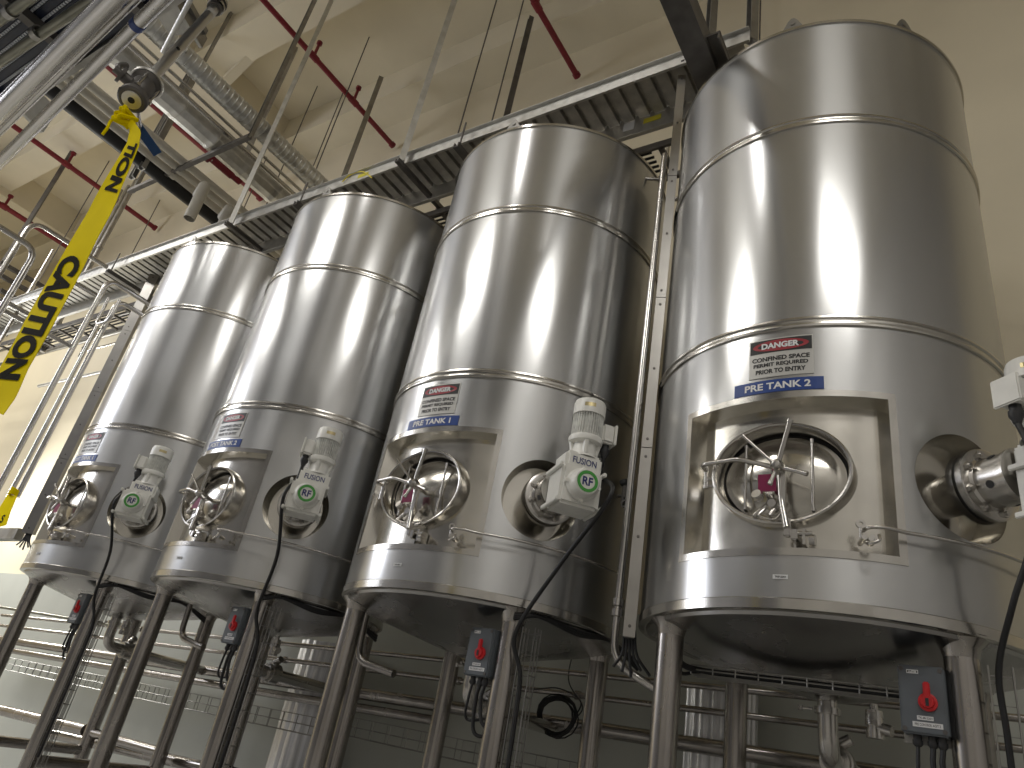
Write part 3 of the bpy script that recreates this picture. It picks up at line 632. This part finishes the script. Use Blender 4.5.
# dark ladder rack behind
ld=empty('ladder_rack',(-7.6,4.5,6.68)); tag(ld,'dark cable ladder rack running behind the galvanised tray','cable ladder')
def loc2(p): return Vector(p)-ld.location
for y in (4.32,4.72):
    bm=BM(); box(bm,loc2((-8.6,y,6.68)),(13.4,.03,.07)); obj('ladder_rail',bm,dark_metal,ld,smooth=0)
x=-15.1
while x<-2.0:
    bm=BM(); box(bm,loc2((x,4.52,6.66)),(.05,.40,.03)); obj('rung',bm,dark_metal,ld,smooth=0); x+=.42
bm=BM()
for k in range(5): tube(bm,[loc2((-15,4.40+.06*k,6.71+.015*(k%2))),loc2((-9.0+.4*k,4.40+.06*k,6.72)),loc2((-2.2,4.40+.06*k,6.71))],.014,seg=6)
obj('cables',bm,black_rub,ld)
pipe('conduit',[(-13,4.85,6.5),(-1.9,4.85,6.5)],.022,pipe_steel,'thin steel conduit running just behind the dark ladder rack')
pipe('conduit',[(-15,5.2,6.25),(-8.2,5.2,6.25)],.03,rail_metal,'grey conduit against the wall left of the first tank')
# yellow cable on tray
pts=[at(342,182,1,3.72),at(350,176,1,3.72)+V(0,0,.02),at(362,173,1,3.72)+V(0,0,.02),at(372,178,1,3.72)]
bm=BM(); tube(bm,spline(pts),.008,seg=6); tag(recenter(obj('yellow_cable',bm,yellow_cable)),'loop of thin yellow cable rising over the tray edge','cable')

# hangers: struts, rods
def strut(p,z0,z1,w,m_,label,name='hanger_strut',group='vertical hanger struts',cross=None):
    t=empty(name,(p.x,p.y,z0)); tag(t,label,'hanger',group); bm=BM(); H=z1-z0
    chan(bm,(0,0,0),(0,0,H),w,w,.006,up=V(-.6,-.8,0)); obj('upright',bm,m_,t,smooth=0)
    if cross:
        bm=BM(); chan(bm,(0,cross[0]-p.y,-.03),(0,cross[1]-p.y,-.03),.05,.05,.008); obj('cross_bar',bm,dark_metal,t,smooth=0)
    return t
strut(at(400,165,1,3.66),6.83,12.2,.065,galv,'bright galvanised strut hanging from the ceiling above PRE TANK 1',cross=(3.6,4.9))
strut(at(232,220,1,3.66),6.83,12.2,.055,galv,'long bright strut rising from the tray above POST TANK 1',cross=(3.6,4.9))
p=at(325,24,2,11.6); strut(V(p.x,3.9,0),7.3,12.2,.05,rail_metal,'long grey strut crossing the red pipe above the tray') if False else None
p=at(294,52,2,11.5); strut(p,8.6,11.6,.07,rail_metal,'short grey strut above the round duct')
p=at(381,78,2,11.6); strut(p,7.3,11.6,.08,rail_metal,'grey strut ending at the beam above the POST TANK 2 tank')
p=at(531,18,2,11.6); strut(p,7.3,11.6,.075,dark_metal,'dark strut at the wall above the PRE TANK 1 tank')
p=at(72,152,2,11.6); strut(p,7.5,11.6,.07,dark_metal,'grey strut in the upper left behind the first railing loop')
p=at(709,54,2,7.15); strut(p,7.0,12.2,.07,rail_metal,'grey strut just right of the dark steel beam')
p=at(752,30,2,7.15); strut(p,7.0,12.2,.07,rail_metal,'grey strut at the right end of the tray')
for i,(q,z0,lb) in enumerate((((496,2),7.0,'long thin rod left of the dark wall strut'),((521,10),7.0,'thin rod close beside the dark wall strut'),((770,0),7.0,'thin rod right of the tray end'),((336,110),7.3,'thin rod over the round duct, nearer the wall'),((308,108),7.3,'thin rod over the round duct'),((270,150),7.3,'thin rod behind the red pipe near the black pipe'),((98,180),7.3,'thin rod behind the yellow tape'),((160,200),7.3,'thin rod right of the yellow tape'),((360,60),7.3,'thin rod beneath the long red pipe'))):
    c=at(*q,2,11.6); bm=BM(); cyl(bm,(0,0,0),(0,0,12.2-z0),.011,seg=6); lathe(bm,(0,0,.2),(0,0,1),[(0,.011),(0,.024),(.03,.024),(.03,.011)],seg=6); o=obj('hanger_rod',bm,dark_metal); o.location=(c.x,min(c.y,6.1),z0); tag(o,lb,'hanger rod','thin black hanger rods')
# tray cross supports
for i,(x,lb) in enumerate(((-3.9,'dark cross bar under the tray left of PRE TANK 1'),(-6.2,'dark cross bar under the tray above POST TANK 2'),(-10.2,'dark cross bar under the tray at the far left'))):
    bm=BM(); chan(bm,(0,-.55,0),(0,.75,0),.06,.06,.01); cyl(bm,(0,-.5,-.02),(0,-.5,.35),.01,seg=8); cyl(bm,(0,.6,-.02),(0,.6,.35),.01,seg=8); o=obj('tray_support',bm,dark_metal,smooth=0); o.location=(x,4.15,6.70); tag(o,lb,'support bar','cross bars under the tray')
# big dark beam over the gap
bz=6.40; xl=at(659.5,0,2,bz).x; xr=at(689,0,2,bz).x; bw=xr-xl; bh=.2
t=empty('steel_beam',((xl+xr)/2,1.95,bz+bh/2)); tag(t,'heavy dark steel beam coming overhead down to the nearest tank rim','beam')
bm=BM(); box(bm,(0,0,-bh/2+.008),(bw,4.1,.016)); box(bm,(0,0,bh/2-.008),(bw,4.1,.016)); box(bm,(-bw/2+.006,0,0),(.012,4.1,bh-.032)); box(bm,(bw/2-.006,0,0),(.012,4.1,bh-.032)); obj('box_section',bm,dark_metal,t,smooth=0)
bm=BM(); box(bm,(bw/2+.05,1.7,-.02),(.10,.7,.02)); box(bm,(bw/2+.09,1.7,-.05),(.015,.7,.07)); obj('angle_bracket',bm,dark_metal,t,smooth=0)

# ------------------------------------------------------------------ red sprinkler pipes
def ypipe(name,x,z,y0,y1,r,m_,label,cat,group,ups=(),seg=16):
    bm=BM(); L=y1-y0; cyl(bm,(0,-L/2,0),(0,L/2,0),r,seg=seg); o=obj(name,bm,m_); o.location=(x,(y0+y1)/2,z)
    bm=BM(); lathe(bm,(0,L/2-.06,0),(0,1,0),[(0,r),(0,r*1.3),(.06,r*1.3),(.06,0)],seg=seg); obj('end_cap',bm,m_,o)
    for u in ups:
        bm=BM(); yy=u-(y0+y1)/2; cyl(bm,(0,yy,0),(0,yy,.30),r*.55,seg=10); lathe(bm,(0,yy,0),(0,1,0),[(-.08,r),(-.08,r*1.25),(.08,r*1.25),(.08,r)],seg=seg); lathe(bm,(0,yy,.30),(0,0,1),[(0,r*.5),(0,r*1.0),(.05,r),(.05,0)],seg=12); obj('sprinkler_outlet',bm,m_,o)
    tag(o,label,cat,group); return o
G='dark red sprinkler pipes under the ceiling'
ypipe('sprinkler_pipe',-8.2,10.86,-2,6.12,.045,red_pipe,'dark red sprinkler pipe ending above the POST TANK 2 tank','pipe',G,ups=(4.1,5.05))
ypipe('sprinkler_pipe',-4.45,10.84,-2,6.12,.045,red_pipe,'dark red sprinkler pipe ending above the PRE TANK 1 tank','pipe',G,ups=(4.85,))
p=at(155,228,1,6.1); ypipe('sprinkler_pipe',p.x,p.z,-2,6.12,.055,red_pipe,'dark red sprinkler pipe passing behind the yellow tape','pipe',G,ups=(3.9,))
p=at(262,196,1,6.1); ypipe('sprinkler_pipe',p.x,p.z,-2,6.12,.10,red_pipe,'thick dark red sprinkler pipe beside the round duct','pipe',G,ups=())
p=at(0,204,2,11.0); ypipe('sprinkler_pipe',p.x,11.0,-2,6.12,.06,red_pipe,'dark red sprinkler pipe at the far left behind the railing loops','pipe',G,ups=(4.0,))
# red flange fitting on the strut
c=at(213,158,2,8.35); t=empty('pipe_flange',c); tag(t,'dark red bolted fitting above the black pipe','fitting')
bm=BM(); lathe(bm,(0,0,0),(0,1,0),[(-.08,0),(-.08,.11),(-.03,.11),(-.03,.075),(.35,.075),(.35,.06),(.5,.06)],seg=24); obj('flange',bm,red_pipe,t)
bm=BM()
for i in range(6): q=2*PI*i/6; cyl(bm,(.09*math.cos(q),-.11,.09*math.sin(q)),(.09*math.cos(q),-.01,.09*math.sin(q)),.014,seg=6)
obj('bolts',bm,galv,t)
# ------------------------------------------------------------------ ducts at upper left
t=empty('round_duct',(-7.71,2.2,8.5)); tag(t,'round galvanised spiral duct running to the wall at upper left','duct')
bm=BM(); prof=[]; y=-5
while y<3.75: prof+=[(y,.137),(y+.05,.137),(y+.056,.142),(y+.066,.142)]; y+=.072
prof.append((3.8,.137)); lathe(bm,(0,0,0),(0,1,0),prof,seg=32); obj('spiral_tube',bm,duct_steel,t,smooth=25)
t=empty('jacketed_pipe',(-8.22,2.2,8.25)); tag(t,'wide foil jacketed pipe beside the round duct at upper left','pipe')
bm=BM(); prof=[]; y=-5
while y<3.3: prof+=[(y,.185),(y+.02,.192),(y+.05,.192),(y+.06,.185),(y+.5,.183)]; y+=.55
lathe(bm,(0,0,0),(0,1,0),prof+[(3.85,.185),(3.85,0)],seg=12); obj('jacket',bm,jacket_steel,t,smooth=20)
for k,(x,z,r,lb) in enumerate(((-7.93,8.22,.035,'thin bright pipe lying between the duct and the jacketed pipe'),(-8.0,8.42,.022,'thinnest bright pipe beside the round duct'))):
    bm=BM(); cyl(bm,(0,-4.5,0),(0,4,0),r,seg=14); o=obj('steel_pipe',bm,pipe_steel); o.location=(x,2.2,z); tag(o,lb,'pipe')
bm=BM(); cyl(bm,(0,-4.5,0),(0,3.9,0),.11,seg=20); o=obj('insulated_pipe',bm,black_rub); o.location=(-9.35,2.2,8.0); tag(o,'black insulated pipe running toward the wall at upper left','pipe')
for k,(x,z,lb) in enumerate(((-9.13,8.0,'beige pipe right beside the black insulated pipe'),(-8.98,8.03,'middle beige pipe beside the black insulated pipe'),(-8.83,8.06,'beige pipe farthest from the black insulated pipe'))):
    bm=BM(); cyl(bm,(0,-4.5,0),(0,3.9,0),.055,seg=14); lathe(bm,(0,1.2,0),(0,1,0),[(-.04,.055),(-.04,.07),(.04,.07),(.04,.055)],seg=14); o=obj('beige_pipe',bm,beige_pipe); o.location=(x,2.2,z); tag(o,lb,'pipe','beige pipes beside the black pipe')
p=at(150,112,2,8.5); bm=BM(); chan(bm,(0,-5,0),(0,2.6,0),.06,.06,.01); o=obj('steel_angle',bm,rail_metal,smooth=0); o.location=(-8.93,2.1,8.62); tag(o,'slender grey channel running to the tray beside the thick red pipe','channel')
for (xa,xb,y,z,lb) in ((-10.2,-7.4,3.36,8.12,'dark trapeze bar carrying the pipes at upper left'),(-10.0,-7.3,.9,7.9,'dark trapeze bar nearer the camera, half hidden by the stainless pipes')):
    t=empty('trapeze_bar',((xa+xb)/2,y,z)); tag(t,lb,'support bar','trapeze bars under the overhead pipes'); L=xb-xa
    bm=BM(); chan(bm,(-L/2,0,-.12),(L/2,0,-.12),.06,.06,.01); obj('cross_bar',bm,dark_metal,t,smooth=0)
    for s in (-1,1): bm=BM(); chan(bm,(s*(L/2-.05),.03,-.12),(s*(L/2-.05),.03,12.2-z),.05,.05,.008,up=V(0,-1,0)); obj('hanger_leg',bm,rail_metal,t,smooth=0)
# beige capped conduits
for q,lb in (((206,184),'beige round stub pipe hanging left of the long strut'),((231,207),'beige round stub pipe partly behind the long strut')):
    c=at(*q,2,7.75); bm=BM(); tube(bm,bend([(-.3,.10,-.03),(0,0,0),(0,0,-.62)],.12,8),.075,seg=20,caps=False); tube(bm,[(0,0,-.62),(0,0,-.3)],.066,seg=20,caps=False); lathe(bm,(0,0,-.62),(0,0,1),[(0,.075),(0,.066)],seg=20)
    o=obj('stub_pipe',bm,beige_pipe); o.location=c; tag(o,lb,'pipe','beige stub pipes under the black pipe')
bm=BM()
for i,q in enumerate(((190,60),)): pass
# grey channel brackets beneath pipes near red pipe
for q,L,lb in (((175,108),.9,'brown hanging channel beside the thick red pipe'),((165,118),1.2,'slim dark hanging channel left of the brown one')):
    c=at(*q,2,9.0); bm=BM(); chan(bm,(0,0,-1.2),(0,0,L),.10,.06,.01,up=V(0,-1,0)); o=obj('hanging_channel',bm,rail_metal,smooth=0); o.location=c; tag(o,lb,'channel','short hanging channels')

# ------------------------------------------------------------------ railing-like pipe loops at the left
def loop(c0,yend,zbot,r,label,y2=None,rb=.14):
    pts=[V(c0.x,yend,c0.z),c0,V(c0.x,c0.y,zbot)]
    return pipe('pipe_loop',pts,r,pipe_steel,label,group='bent stainless pipes at the left',rb=rb,seg=14)
GR='bent stainless pipes at the left'
a=at(33,220,2,6.9); b=at(114,265,2,6.9); loop(a,b.y,4.6,.033,'bent stainless pipe loop passing behind the yellow tape',rb=.2)
a=at(37,250,2,5.6); b=at(-30,200,2,5.6); loop(a,b.y,3.2,.033,'bent stainless pipe loop cut by the left edge below the ceiling',rb=.16)
a=at(109,279,2,6.05); b=at(146,299,2,6.05); loop(a,b.y+.1,3.12,.033,'taller bent stainless pipe left of the upright channel',rb=.16)
a=at(118,300,2,5.72); b=at(140,316,2,5.72); loop(a,b.y+.1,3.12,.030,'shorter bent stainless pipe just left of the upright channel',rb=.14)
for (q0,q1,z,r,lb) in (((3,310),(67,347),5.0,.026,'stainless pipe crossing low behind the yellow tape'),((73,282),(98,299),6.2,.03,'stainless pipe meeting the taller bent pipe'),((-5,296),(32,318),5.0,.026,'stainless pipe at the left edge beside the tape')):
    a=at(*q0,2,z);b=at(*q1,2,z); b.x=a.x; pipe('steel_pipe',[a,b],r,pipe_steel,lb,group='short stainless pipes at the left')
a=at(95,325,1,3.3); pipe('steel_pipe',[a+V(0,0,.4),a,a+V(.32,0,0),a+V(.32,0,.3)],.02,pipe_steel,'small U shaped pipe between the two bent pipes',rb=.1)
for q,r,lb in (((72,375),.028,'upright stainless pipe right behind the taller bent pipe'),((30,290),.03,'upright stainless pipe behind the edge loop')):
    a=at(*q,1,3.9); pipe('steel_pipe',[V(a.x,3.9,2.6),V(a.x,3.9,a.z+.9)],r,pipe_steel,lb)
# vertical conduits on the wall near the tape
for i,(q,r,lb) in enumerate((((137,180),.05,'brown upright pipe right of the yellow tape'),((129,186),.04,'upright pipe just right of the tape'),((122,190),.03,'thin upright pipe nearest the tape'))):
    a=at(*q,1,4.7); bm=BM(); cyl(bm,(0,0,0),(0,0,a.z-6.6),r,seg=12)
    for k in range(3): lathe(bm,(0,0,.6+k*.9),(0,0,1),[(0,r),(0,r*1.3),(.06,r*1.3),(.06,r)],seg=12)
    o=obj('upright_pipe',bm,rail_metal); o.location=(a.x,4.7,6.6); tag(o,lb,'pipe','upright pipes beside the tape')
# cluttered brackets at the far left
for i,(q0,q1,lb) in enumerate((((0,262),(60,300),'dark rail in the far left pipe rack, top one'),((0,275),(50,305),'dark rail in the far left pipe rack, middle one'),((0,290),(40,314),'dark rail in the far left pipe rack, lowest one'))):
    a=at(*q0,2,7.6-.2*i);b=at(*q1,2,7.6-.2*i); bm=BM(); L=(b.y-a.y); chan(bm,(0,0,0),(0,L,0),.07,.07,.01); o=obj('rack_rail',bm,dark_metal,smooth=0); o.location=a; tag(o,lb,'rail','dark rack rails at the far left')
for i,lb in enumerate(('grey pipe at the far left running with the tray, upper','grey pipe at the far left running with the tray, lower')):
    a=at(60,333+15*i,1,5.0); pipe('steel_pipe',[V(-19,5.0,a.z),V(-9.2,5.0,a.z)],.035,rail_metal,lb)

# ------------------------------------------------------------------ big stainless pipes overhead (upper left)
def two(q0,q1,z,ext0,ext1):
    a=at(*q0,2,z);b=at(*q1,2,z); d=(b-a).normalized(); return a-d*ext0,b+d*ext1
def op(name,q0,q1,z,r,m_,label,bands=(),ext=(1.5,1.2),grp='overhead stainless pipes at upper left'):
    a,b=two(q0,q1,z,*ext); bm=BM(); c=(a+b)/2; cyl(bm,a-c,b-c,r,seg=28); o=obj(name,bm,m_); o.location=c
    for bp,br,bw,bmat in bands:
        p=at(*bp,2,z); d=(b-a).normalized(); bm=BM(); lathe(bm,p-c,d,[(-bw,r),(-bw,br),(bw,br),(bw,r)],seg=24); obj('colour_band' if bmat==blue_band else 'coupling',bm,bmat,o)
    tag(o,label,'pipe',grp); return o
op('overhead_pipe',(0,113),(113,0),4.2,.050,pipe_steel,'thickest overhead stainless pipe crossing the upper left corner')
op('overhead_pipe',(0,131),(134,0),4.24,.022,pipe_steel,'thin stainless pipe along the lower side of the thickest one')
op('overhead_pipe',(0,99),(99,0),4.3,.016,pipe_steel,'thin stainless pipe along the upper side of the thickest one')
op('overhead_pipe',(4,158),(162,0),4.2,.031,pipe_steel,'overhead stainless pipe with a blue band',bands=[((138,24),.0335,.02,blue_band)])
op('overhead_pipe',(0,62),(92,0),4.85,.030,olive,'dull overhead pipe with a coupling under the dark belt',bands=[((37,33),.04,.025,rail_metal)])
op('overhead_pipe',(0,20),(28,0),4.85,.030,olive,'dull overhead pipe in the very corner of the picture',bands=[((10,12),.04,.025,rail_metal)])
# modular belt / conveyor underside
t=empty('conveyor_belt',(-5.2,.25,5.25)); tag(t,'dark blue conveyor belt underside in the upper left corner','conveyor')
bm=BM(); box(bm,(0,0,.03),(7.5,1.36,.03))
for k in range(19): box(bm,(0,-.66+k*.0725,.006),(7.5,.05,.02),bev=.006)
obj('belt',bm,belt_mat,t)
bm=BM()
for k in range(19):
    for i in range(200): box(bm,(-3.6+i*.03,-.6975+k*.0725,-.008),(.016,.016,.014))
o=obj('belt_pins',bm,belt_dot,t,smooth=0); o['kind']='stuff'
for x in (-2.6,-1.6,-.6,.4,1.2): bm=BM(); box(bm,(x,0,-.04),(.07,1.36,.06)); obj('cross_member',bm,dark_metal,t,smooth=0)
bm=BM(); box(bm,(0,.70,.02),(7.5,.04,.14)); obj('side_frame',bm,rail_metal,t,smooth=0)
bm=BM(); box(bm,(0,-.70,.02),(7.5,.04,.14)); obj('side_frame',bm,rail_metal,t,smooth=0)
# white plate bottom-left of the pipes
a=at(33,105,2,4.9); bm=BM(); box(bm,(0,0,0),(.03,.28,.22),Matrix.Rotation(.3,3,'Z')); o=obj('guard_plate',bm,white_paint,smooth=0); o.location=a; tag(o,'small white plate showing between the overhead pipes','plate')

# ------------------------------------------------------------------ flanged valve on inclined pipe
z=3.62
a=at(146,84,2,z); b=at(214,9,2,4.5); d=(b-a).normalized()
t=empty('flanged_valve',a); tag(t,'dark flanged ball valve with blue lever on an overhead pipe','valve')
nx=V(-d.y,d.x,0)
bm=BM(); lathe(bm,(0,0,0),d,[(0,.02),(0,.060),(.014,.062),(.016,.035),(.03,.024)],seg=32); obj('upper_flange',bm,fit_steel,t)
bm=BM(); lathe(bm,(0,0,0),d,[(-.125,.030),(-.112,.030),(-.10,.042),(-.06,.047),(-.02,.042),(-.006,.055),(-.002,.055)],seg=28); lathe(bm,(0,0,0),d,[(-.155,.0),(-.15,.016),(-.155,.02),(-.156,.045),(-.150,.052),(-.128,.052),(-.125,.030)],seg=32)
vb=obj('valve_body',bm,dark_metal,t)
bm=BM(); lathe(bm,(0,0,0),d,[(-.1585,.012),(-.1585,.034),(-.154,.036)],seg=28); obj('flange_face',bm,fit_steel,vb)
bm=BM(); lathe(bm,(0,0,0),d,[(-.159,0),(-.159,.0125)],seg=20); obj('bore',bm,gasket,vb)
x_,y_,_=frame(d)
for i in range(4):
    q=PI/4+i*PI/2+.2; w=x_*math.cos(q)*.048+y_*math.sin(q)*.048; bm=BM(); cyl(bm,w-d*.125,w+d*.022,.006,seg=8); cyl(bm,w+d*.014,w+d*.026,.011,seg=6); cyl(bm,w-d*.128,w-d*.112,.011,seg=6); obj('stud',bm,pipe_steel,t)
bm=BM(); up=(V(0,0,1)-d*d.z).normalized(); side=(CC-a); side=(side-d*side.dot(d)).normalized(); upl=d.cross(side)
vv=CU*.9-CR*.55; vv=(vv-d*vv.dot(d)).normalized()
lathe(bm,-d*.065,vv,[(.03,.022),(.07,.02),(.07,.034),(.082,.034),(.082,.014),(.105,.014),(.105,0)],seg=16); tube(bm,spline([-d*.065+vv*.09,-d*.03+vv*.10,d*.01+vv*.085]),.012,seg=8); obj('stem',bm,dark_metal,t)
h0=at(139,128,2,z-.08)-a; h1=at(157,153,2,z-.12)-a
bm=BM(); dd=(h1-h0).normalized(); vw=(CC-a).normalized(); sx=dd.cross(vw).normalized(); R=Matrix((sx,dd,vw)).transposed(); box(bm,(h0+h1)/2,(.026,(h1-h0).length,.012),R,bev=.005); 
obj('lever_grip',bm,blue_handle,t)
bm=BM(); tube(bm,[-d*.09,h0*.6-d*.04,h0+dd*.01],.008,seg=8); obj('lever_arm',bm,pipe_steel,t)
bm=BM(); c=(a+b)/2; cyl(bm,a+d*.01-c,b+d*.35-c,.0225,seg=24)
o=obj('overhead_pipe',bm,fit_steel); o.location=c; tag(o,'steel pipe carrying the dark flanged valve','pipe','overhead stainless pipes at upper left')
for k,r in ((.0,.034),(.03,.04),(.055,.034),(.08,.04)):
    bm=BM(); lathe(bm,b-c+d*(.01+k),d,[(-.01,.022),(-.01,r),(.01,r),(.01,.022)],seg=20); obj('hose_fitting',bm,dark_metal if r<.04 else pipe_steel,o)
bm=BM(); p=a.lerp(b,.37)-c; w=(CC-a.lerp(b,.37)); w=(w-d*w.dot(d)).normalized(); cyl(bm,p+w*.020,p+w*.026,.008,seg=12); obj('port_hole',bm,gasket,o)
bm=BM(); lathe(bm,a.lerp(b,.92)-c,d,[(-.02,.0228),(-.02,.024),(.02,.024),(.02,.0228)],seg=20); obj('white_band',bm,white_paint,o)
# thin diagonal strut behind
a2=at(163,52,2,6.2);b2=at(186,8,2,6.2); pipe('support_strut',[a2,b2+(b2-a2)*.3],.02,galv,'short slanted strut behind the valve pipe',cat='strut')
c=at(172,5,2,6.4); bm=BM(); box(bm,(0,0,0),(.35,.5,.05),Matrix.Rotation(.4,3,'Z')); box(bm,(.1,.1,-.06),(.03,.5,.12),Matrix.Rotation(.4,3,'Z')); o=obj('support_bracket',bm,rail_metal,smooth=0); o.location=c; tag(o,'grey steel bracket at the top edge above the valve','bracket')

# ------------------------------------------------------------------ yellow caution tape
TYP=.70
rows=[ # (left px, right px) down the tape
 ((125,120),(133,120)),((130,130),(141,131)),((127,143),(139,146)),((119,157),(132,163)),((105,180),(122,186)),((95,198),(116,202)),((88,212),(110,215)),((76,232),(98,237)),((62,256),(86,262)),((50,277),(75,284)),((38,298),(64,304)),((25,321),(52,327)),((12,346),(39,350)),((0,368),(28,369)),((-14,392),(16,397)),((-20,404),(3,415))]
def tp(s,u):
    s=max(0,min(len(rows)-1.001,s)); i=int(s); f=s-i
    def pt(k,side,): return at(*rows[k][side],1,TYP-.006*math.sin(k*1.3)*(1 if side else -1))
    L=pt(i,0).lerp(pt(i+1,0),f); R=pt(i,1).lerp(pt(i+1,1),f); p=L.lerp(R,u); return p
t=empty('caution_tape',at(128,122,1,TYP)); tag(t,'yellow CAUTION tape hanging from the dark flanged valve','tape')
org=t.location
bm=BM(); NS=52; NU=6; thick=.0008
G=[[[bm.verts.new(tp(i*(len(rows)-1)/NS,j/NU)-org+V(0,sd,0)) for j in range(NU+1)] for i in range(NS+1)] for sd in (-thick,thick)]
for g in G:
    for i in range(NS):
        for j in range(NU): bm.faces.new((g[i][j],g[i+1][j],g[i+1][j+1],g[i][j+1]))
for i in range(NS):
    for j in (0,NU): bm.faces.new((G[0][i][j],G[0][i+1][j],G[1][i+1][j],G[1][i][j]))
obj('tape_strip',bm,yellow_tape,t,smooth=60)
bm=BM()
vs,fs=text2d('CAUTION',.05)
s0,s1=7.9,13.45
# letters run down the tape, tops toward its left edge... read with the head turned right
B=[bm.verts.new(tp(s0+(x+.5)*(s1-s0),.50+y*.78)-org+V(0,-.003,0)) for x,y in vs]
for f in fs:
    try: bm.faces.new([B[i] for i in f])
    except ValueError: pass
obj('tape_lettering',bm,tape_black,t,smooth=0)
bm=BM()
# repeat of the word further up, folded so only its end shows
vs,fs=text2d('TION',.05); B=[bm.verts.new(tp(1.9+(x+.5)*2.6,.60+y*.66)-org+V(0,-.003,0)) for x,y in vs]
for f in fs:
    try: bm.faces.new([B[i] for i in f])
    except ValueError: pass
obj('tape_lettering',bm,tape_black,t,smooth=0)
bm=BM(); k0=at(128,120,1,TYP)-org
for i in range(7):
    q=i*.9; tube(bm,spline([k0+V(.02*math.cos(q),-.02,.02*math.sin(q)),k0+V(.035*math.cos(q+1),-.035,.03*math.sin(q+1)),k0+V(.028*math.cos(q+2.2),.02,.02*math.sin(q+2.2))],5),[.008]*11,seg=6)
tube(bm,spline([k0+V(-.02,-.02,0),k0+V(-.055,-.03,-.01),k0+V(-.05,-.03,-.05),k0+V(-.06,-.03,-.08)],5),.006,seg=6)
obj('knot',bm,yellow_tape,t)
# small tape at the far left
a=at(14,492,1,3.3); t=empty('caution_tape',a); tag(t,'short yellow tape tied to the bent pipe at the left edge','tape')
bm=BM(); A=[at(8,494,1,3.3)-a,at(17,496,1,3.3)-a,at(11,510,1,3.3)-a,at(6,525,1,3.3)-a,at(-6,528,1,3.3)-a,at(-4,514,1,3.3)-a]
for sd in (-.003,.003):
    B=[bm.verts.new(p+V(0,sd,0)) for p in A]; bm.faces.new(B if sd<0 else B[::-1])
    if sd<0: B0=B
for i in range(6): bm.faces.new((B0[i],B0[(i+1)%6],B[(i+1)%6],B[i]))
obj('tape_strip',bm,yellow_tape,t,smooth=0)
bm=BM(); put_text(bm,'S',.07,.09,0,0,lambda u,v:at(3,519,1,3.3)-a+V(u,-.006,v),.03); obj('tape_lettering',bm,tape_black,t,smooth=0)
bm=BM(); 
for i in range(4): lathe(bm,V(.0,0,-.03+.02*i),(0.2*(i-1.5),.2,1),[(-.012,.03),(-.006,.046),(.006,.046),(.012,.03)],seg=14)
obj('knot',bm,yellow_tape,t)

# ------------------------------------------------------------------ lamps: unseen high bays, enlarged to soften reflections, plus added fills
def area(loc,size,size_y,power,col,target=None):
    l=bpy.data.lights.new('hall_or_fill_light','AREA'); l.shape='RECTANGLE'; l.size=size; l.size_y=size_y; l.energy=power; l.color=col
    o=bpy.data.objects.new('hall_or_fill_light',l); COL.objects.link(o); o.location=loc
    if target: o.rotation_euler=(Vector(target)-Vector(loc)).to_track_quat('-Z','Y').to_euler()
    return o
warm=(1,.90,.72); cool=(.90,.93,1.0)
area((-4.1,-1.6,11.2),.35,1.6,50,(1,.98,.95))
for x,y,p in ((-8.5,-4.6,360),(-16,-2.2,420),(-15,-5.5,150),(3.4,-4.6,290)):
    area((x,y,11.2),4.0,2.4,p,(1,.98,.94))
area((-20,3.2,9.6),1.8,1.8,200,(1,.97,.88))
area((-18,-3.0,7.5),4.5,4.0,400,(.88,.91,1.0),(-2,3.4,4))  # unseen oversized cool fill, set low to brighten the tanks' left sides
area((-16.3,4.5,4.6),1.2,.8,100,(1,1.0,.96),(-7,6.0,1.3))  # unseen wall washer, added to brighten the lower left wall and columns
W=bpy.data.worlds.new('world'); SC.world=W; W.use_nodes=True; W.node_tree.nodes['Background'].inputs[0].default_value=(.8,.82,.9,1); W.node_tree.nodes['Background'].inputs[1].default_value=.05
SC.view_settings.view_transform='Standard'; SC.view_settings.look='None'; SC.view_settings.gamma=1; SC.view_settings.exposure=.2
try: SC.view_settings.use_curve_mapping=False
except Exception: pass
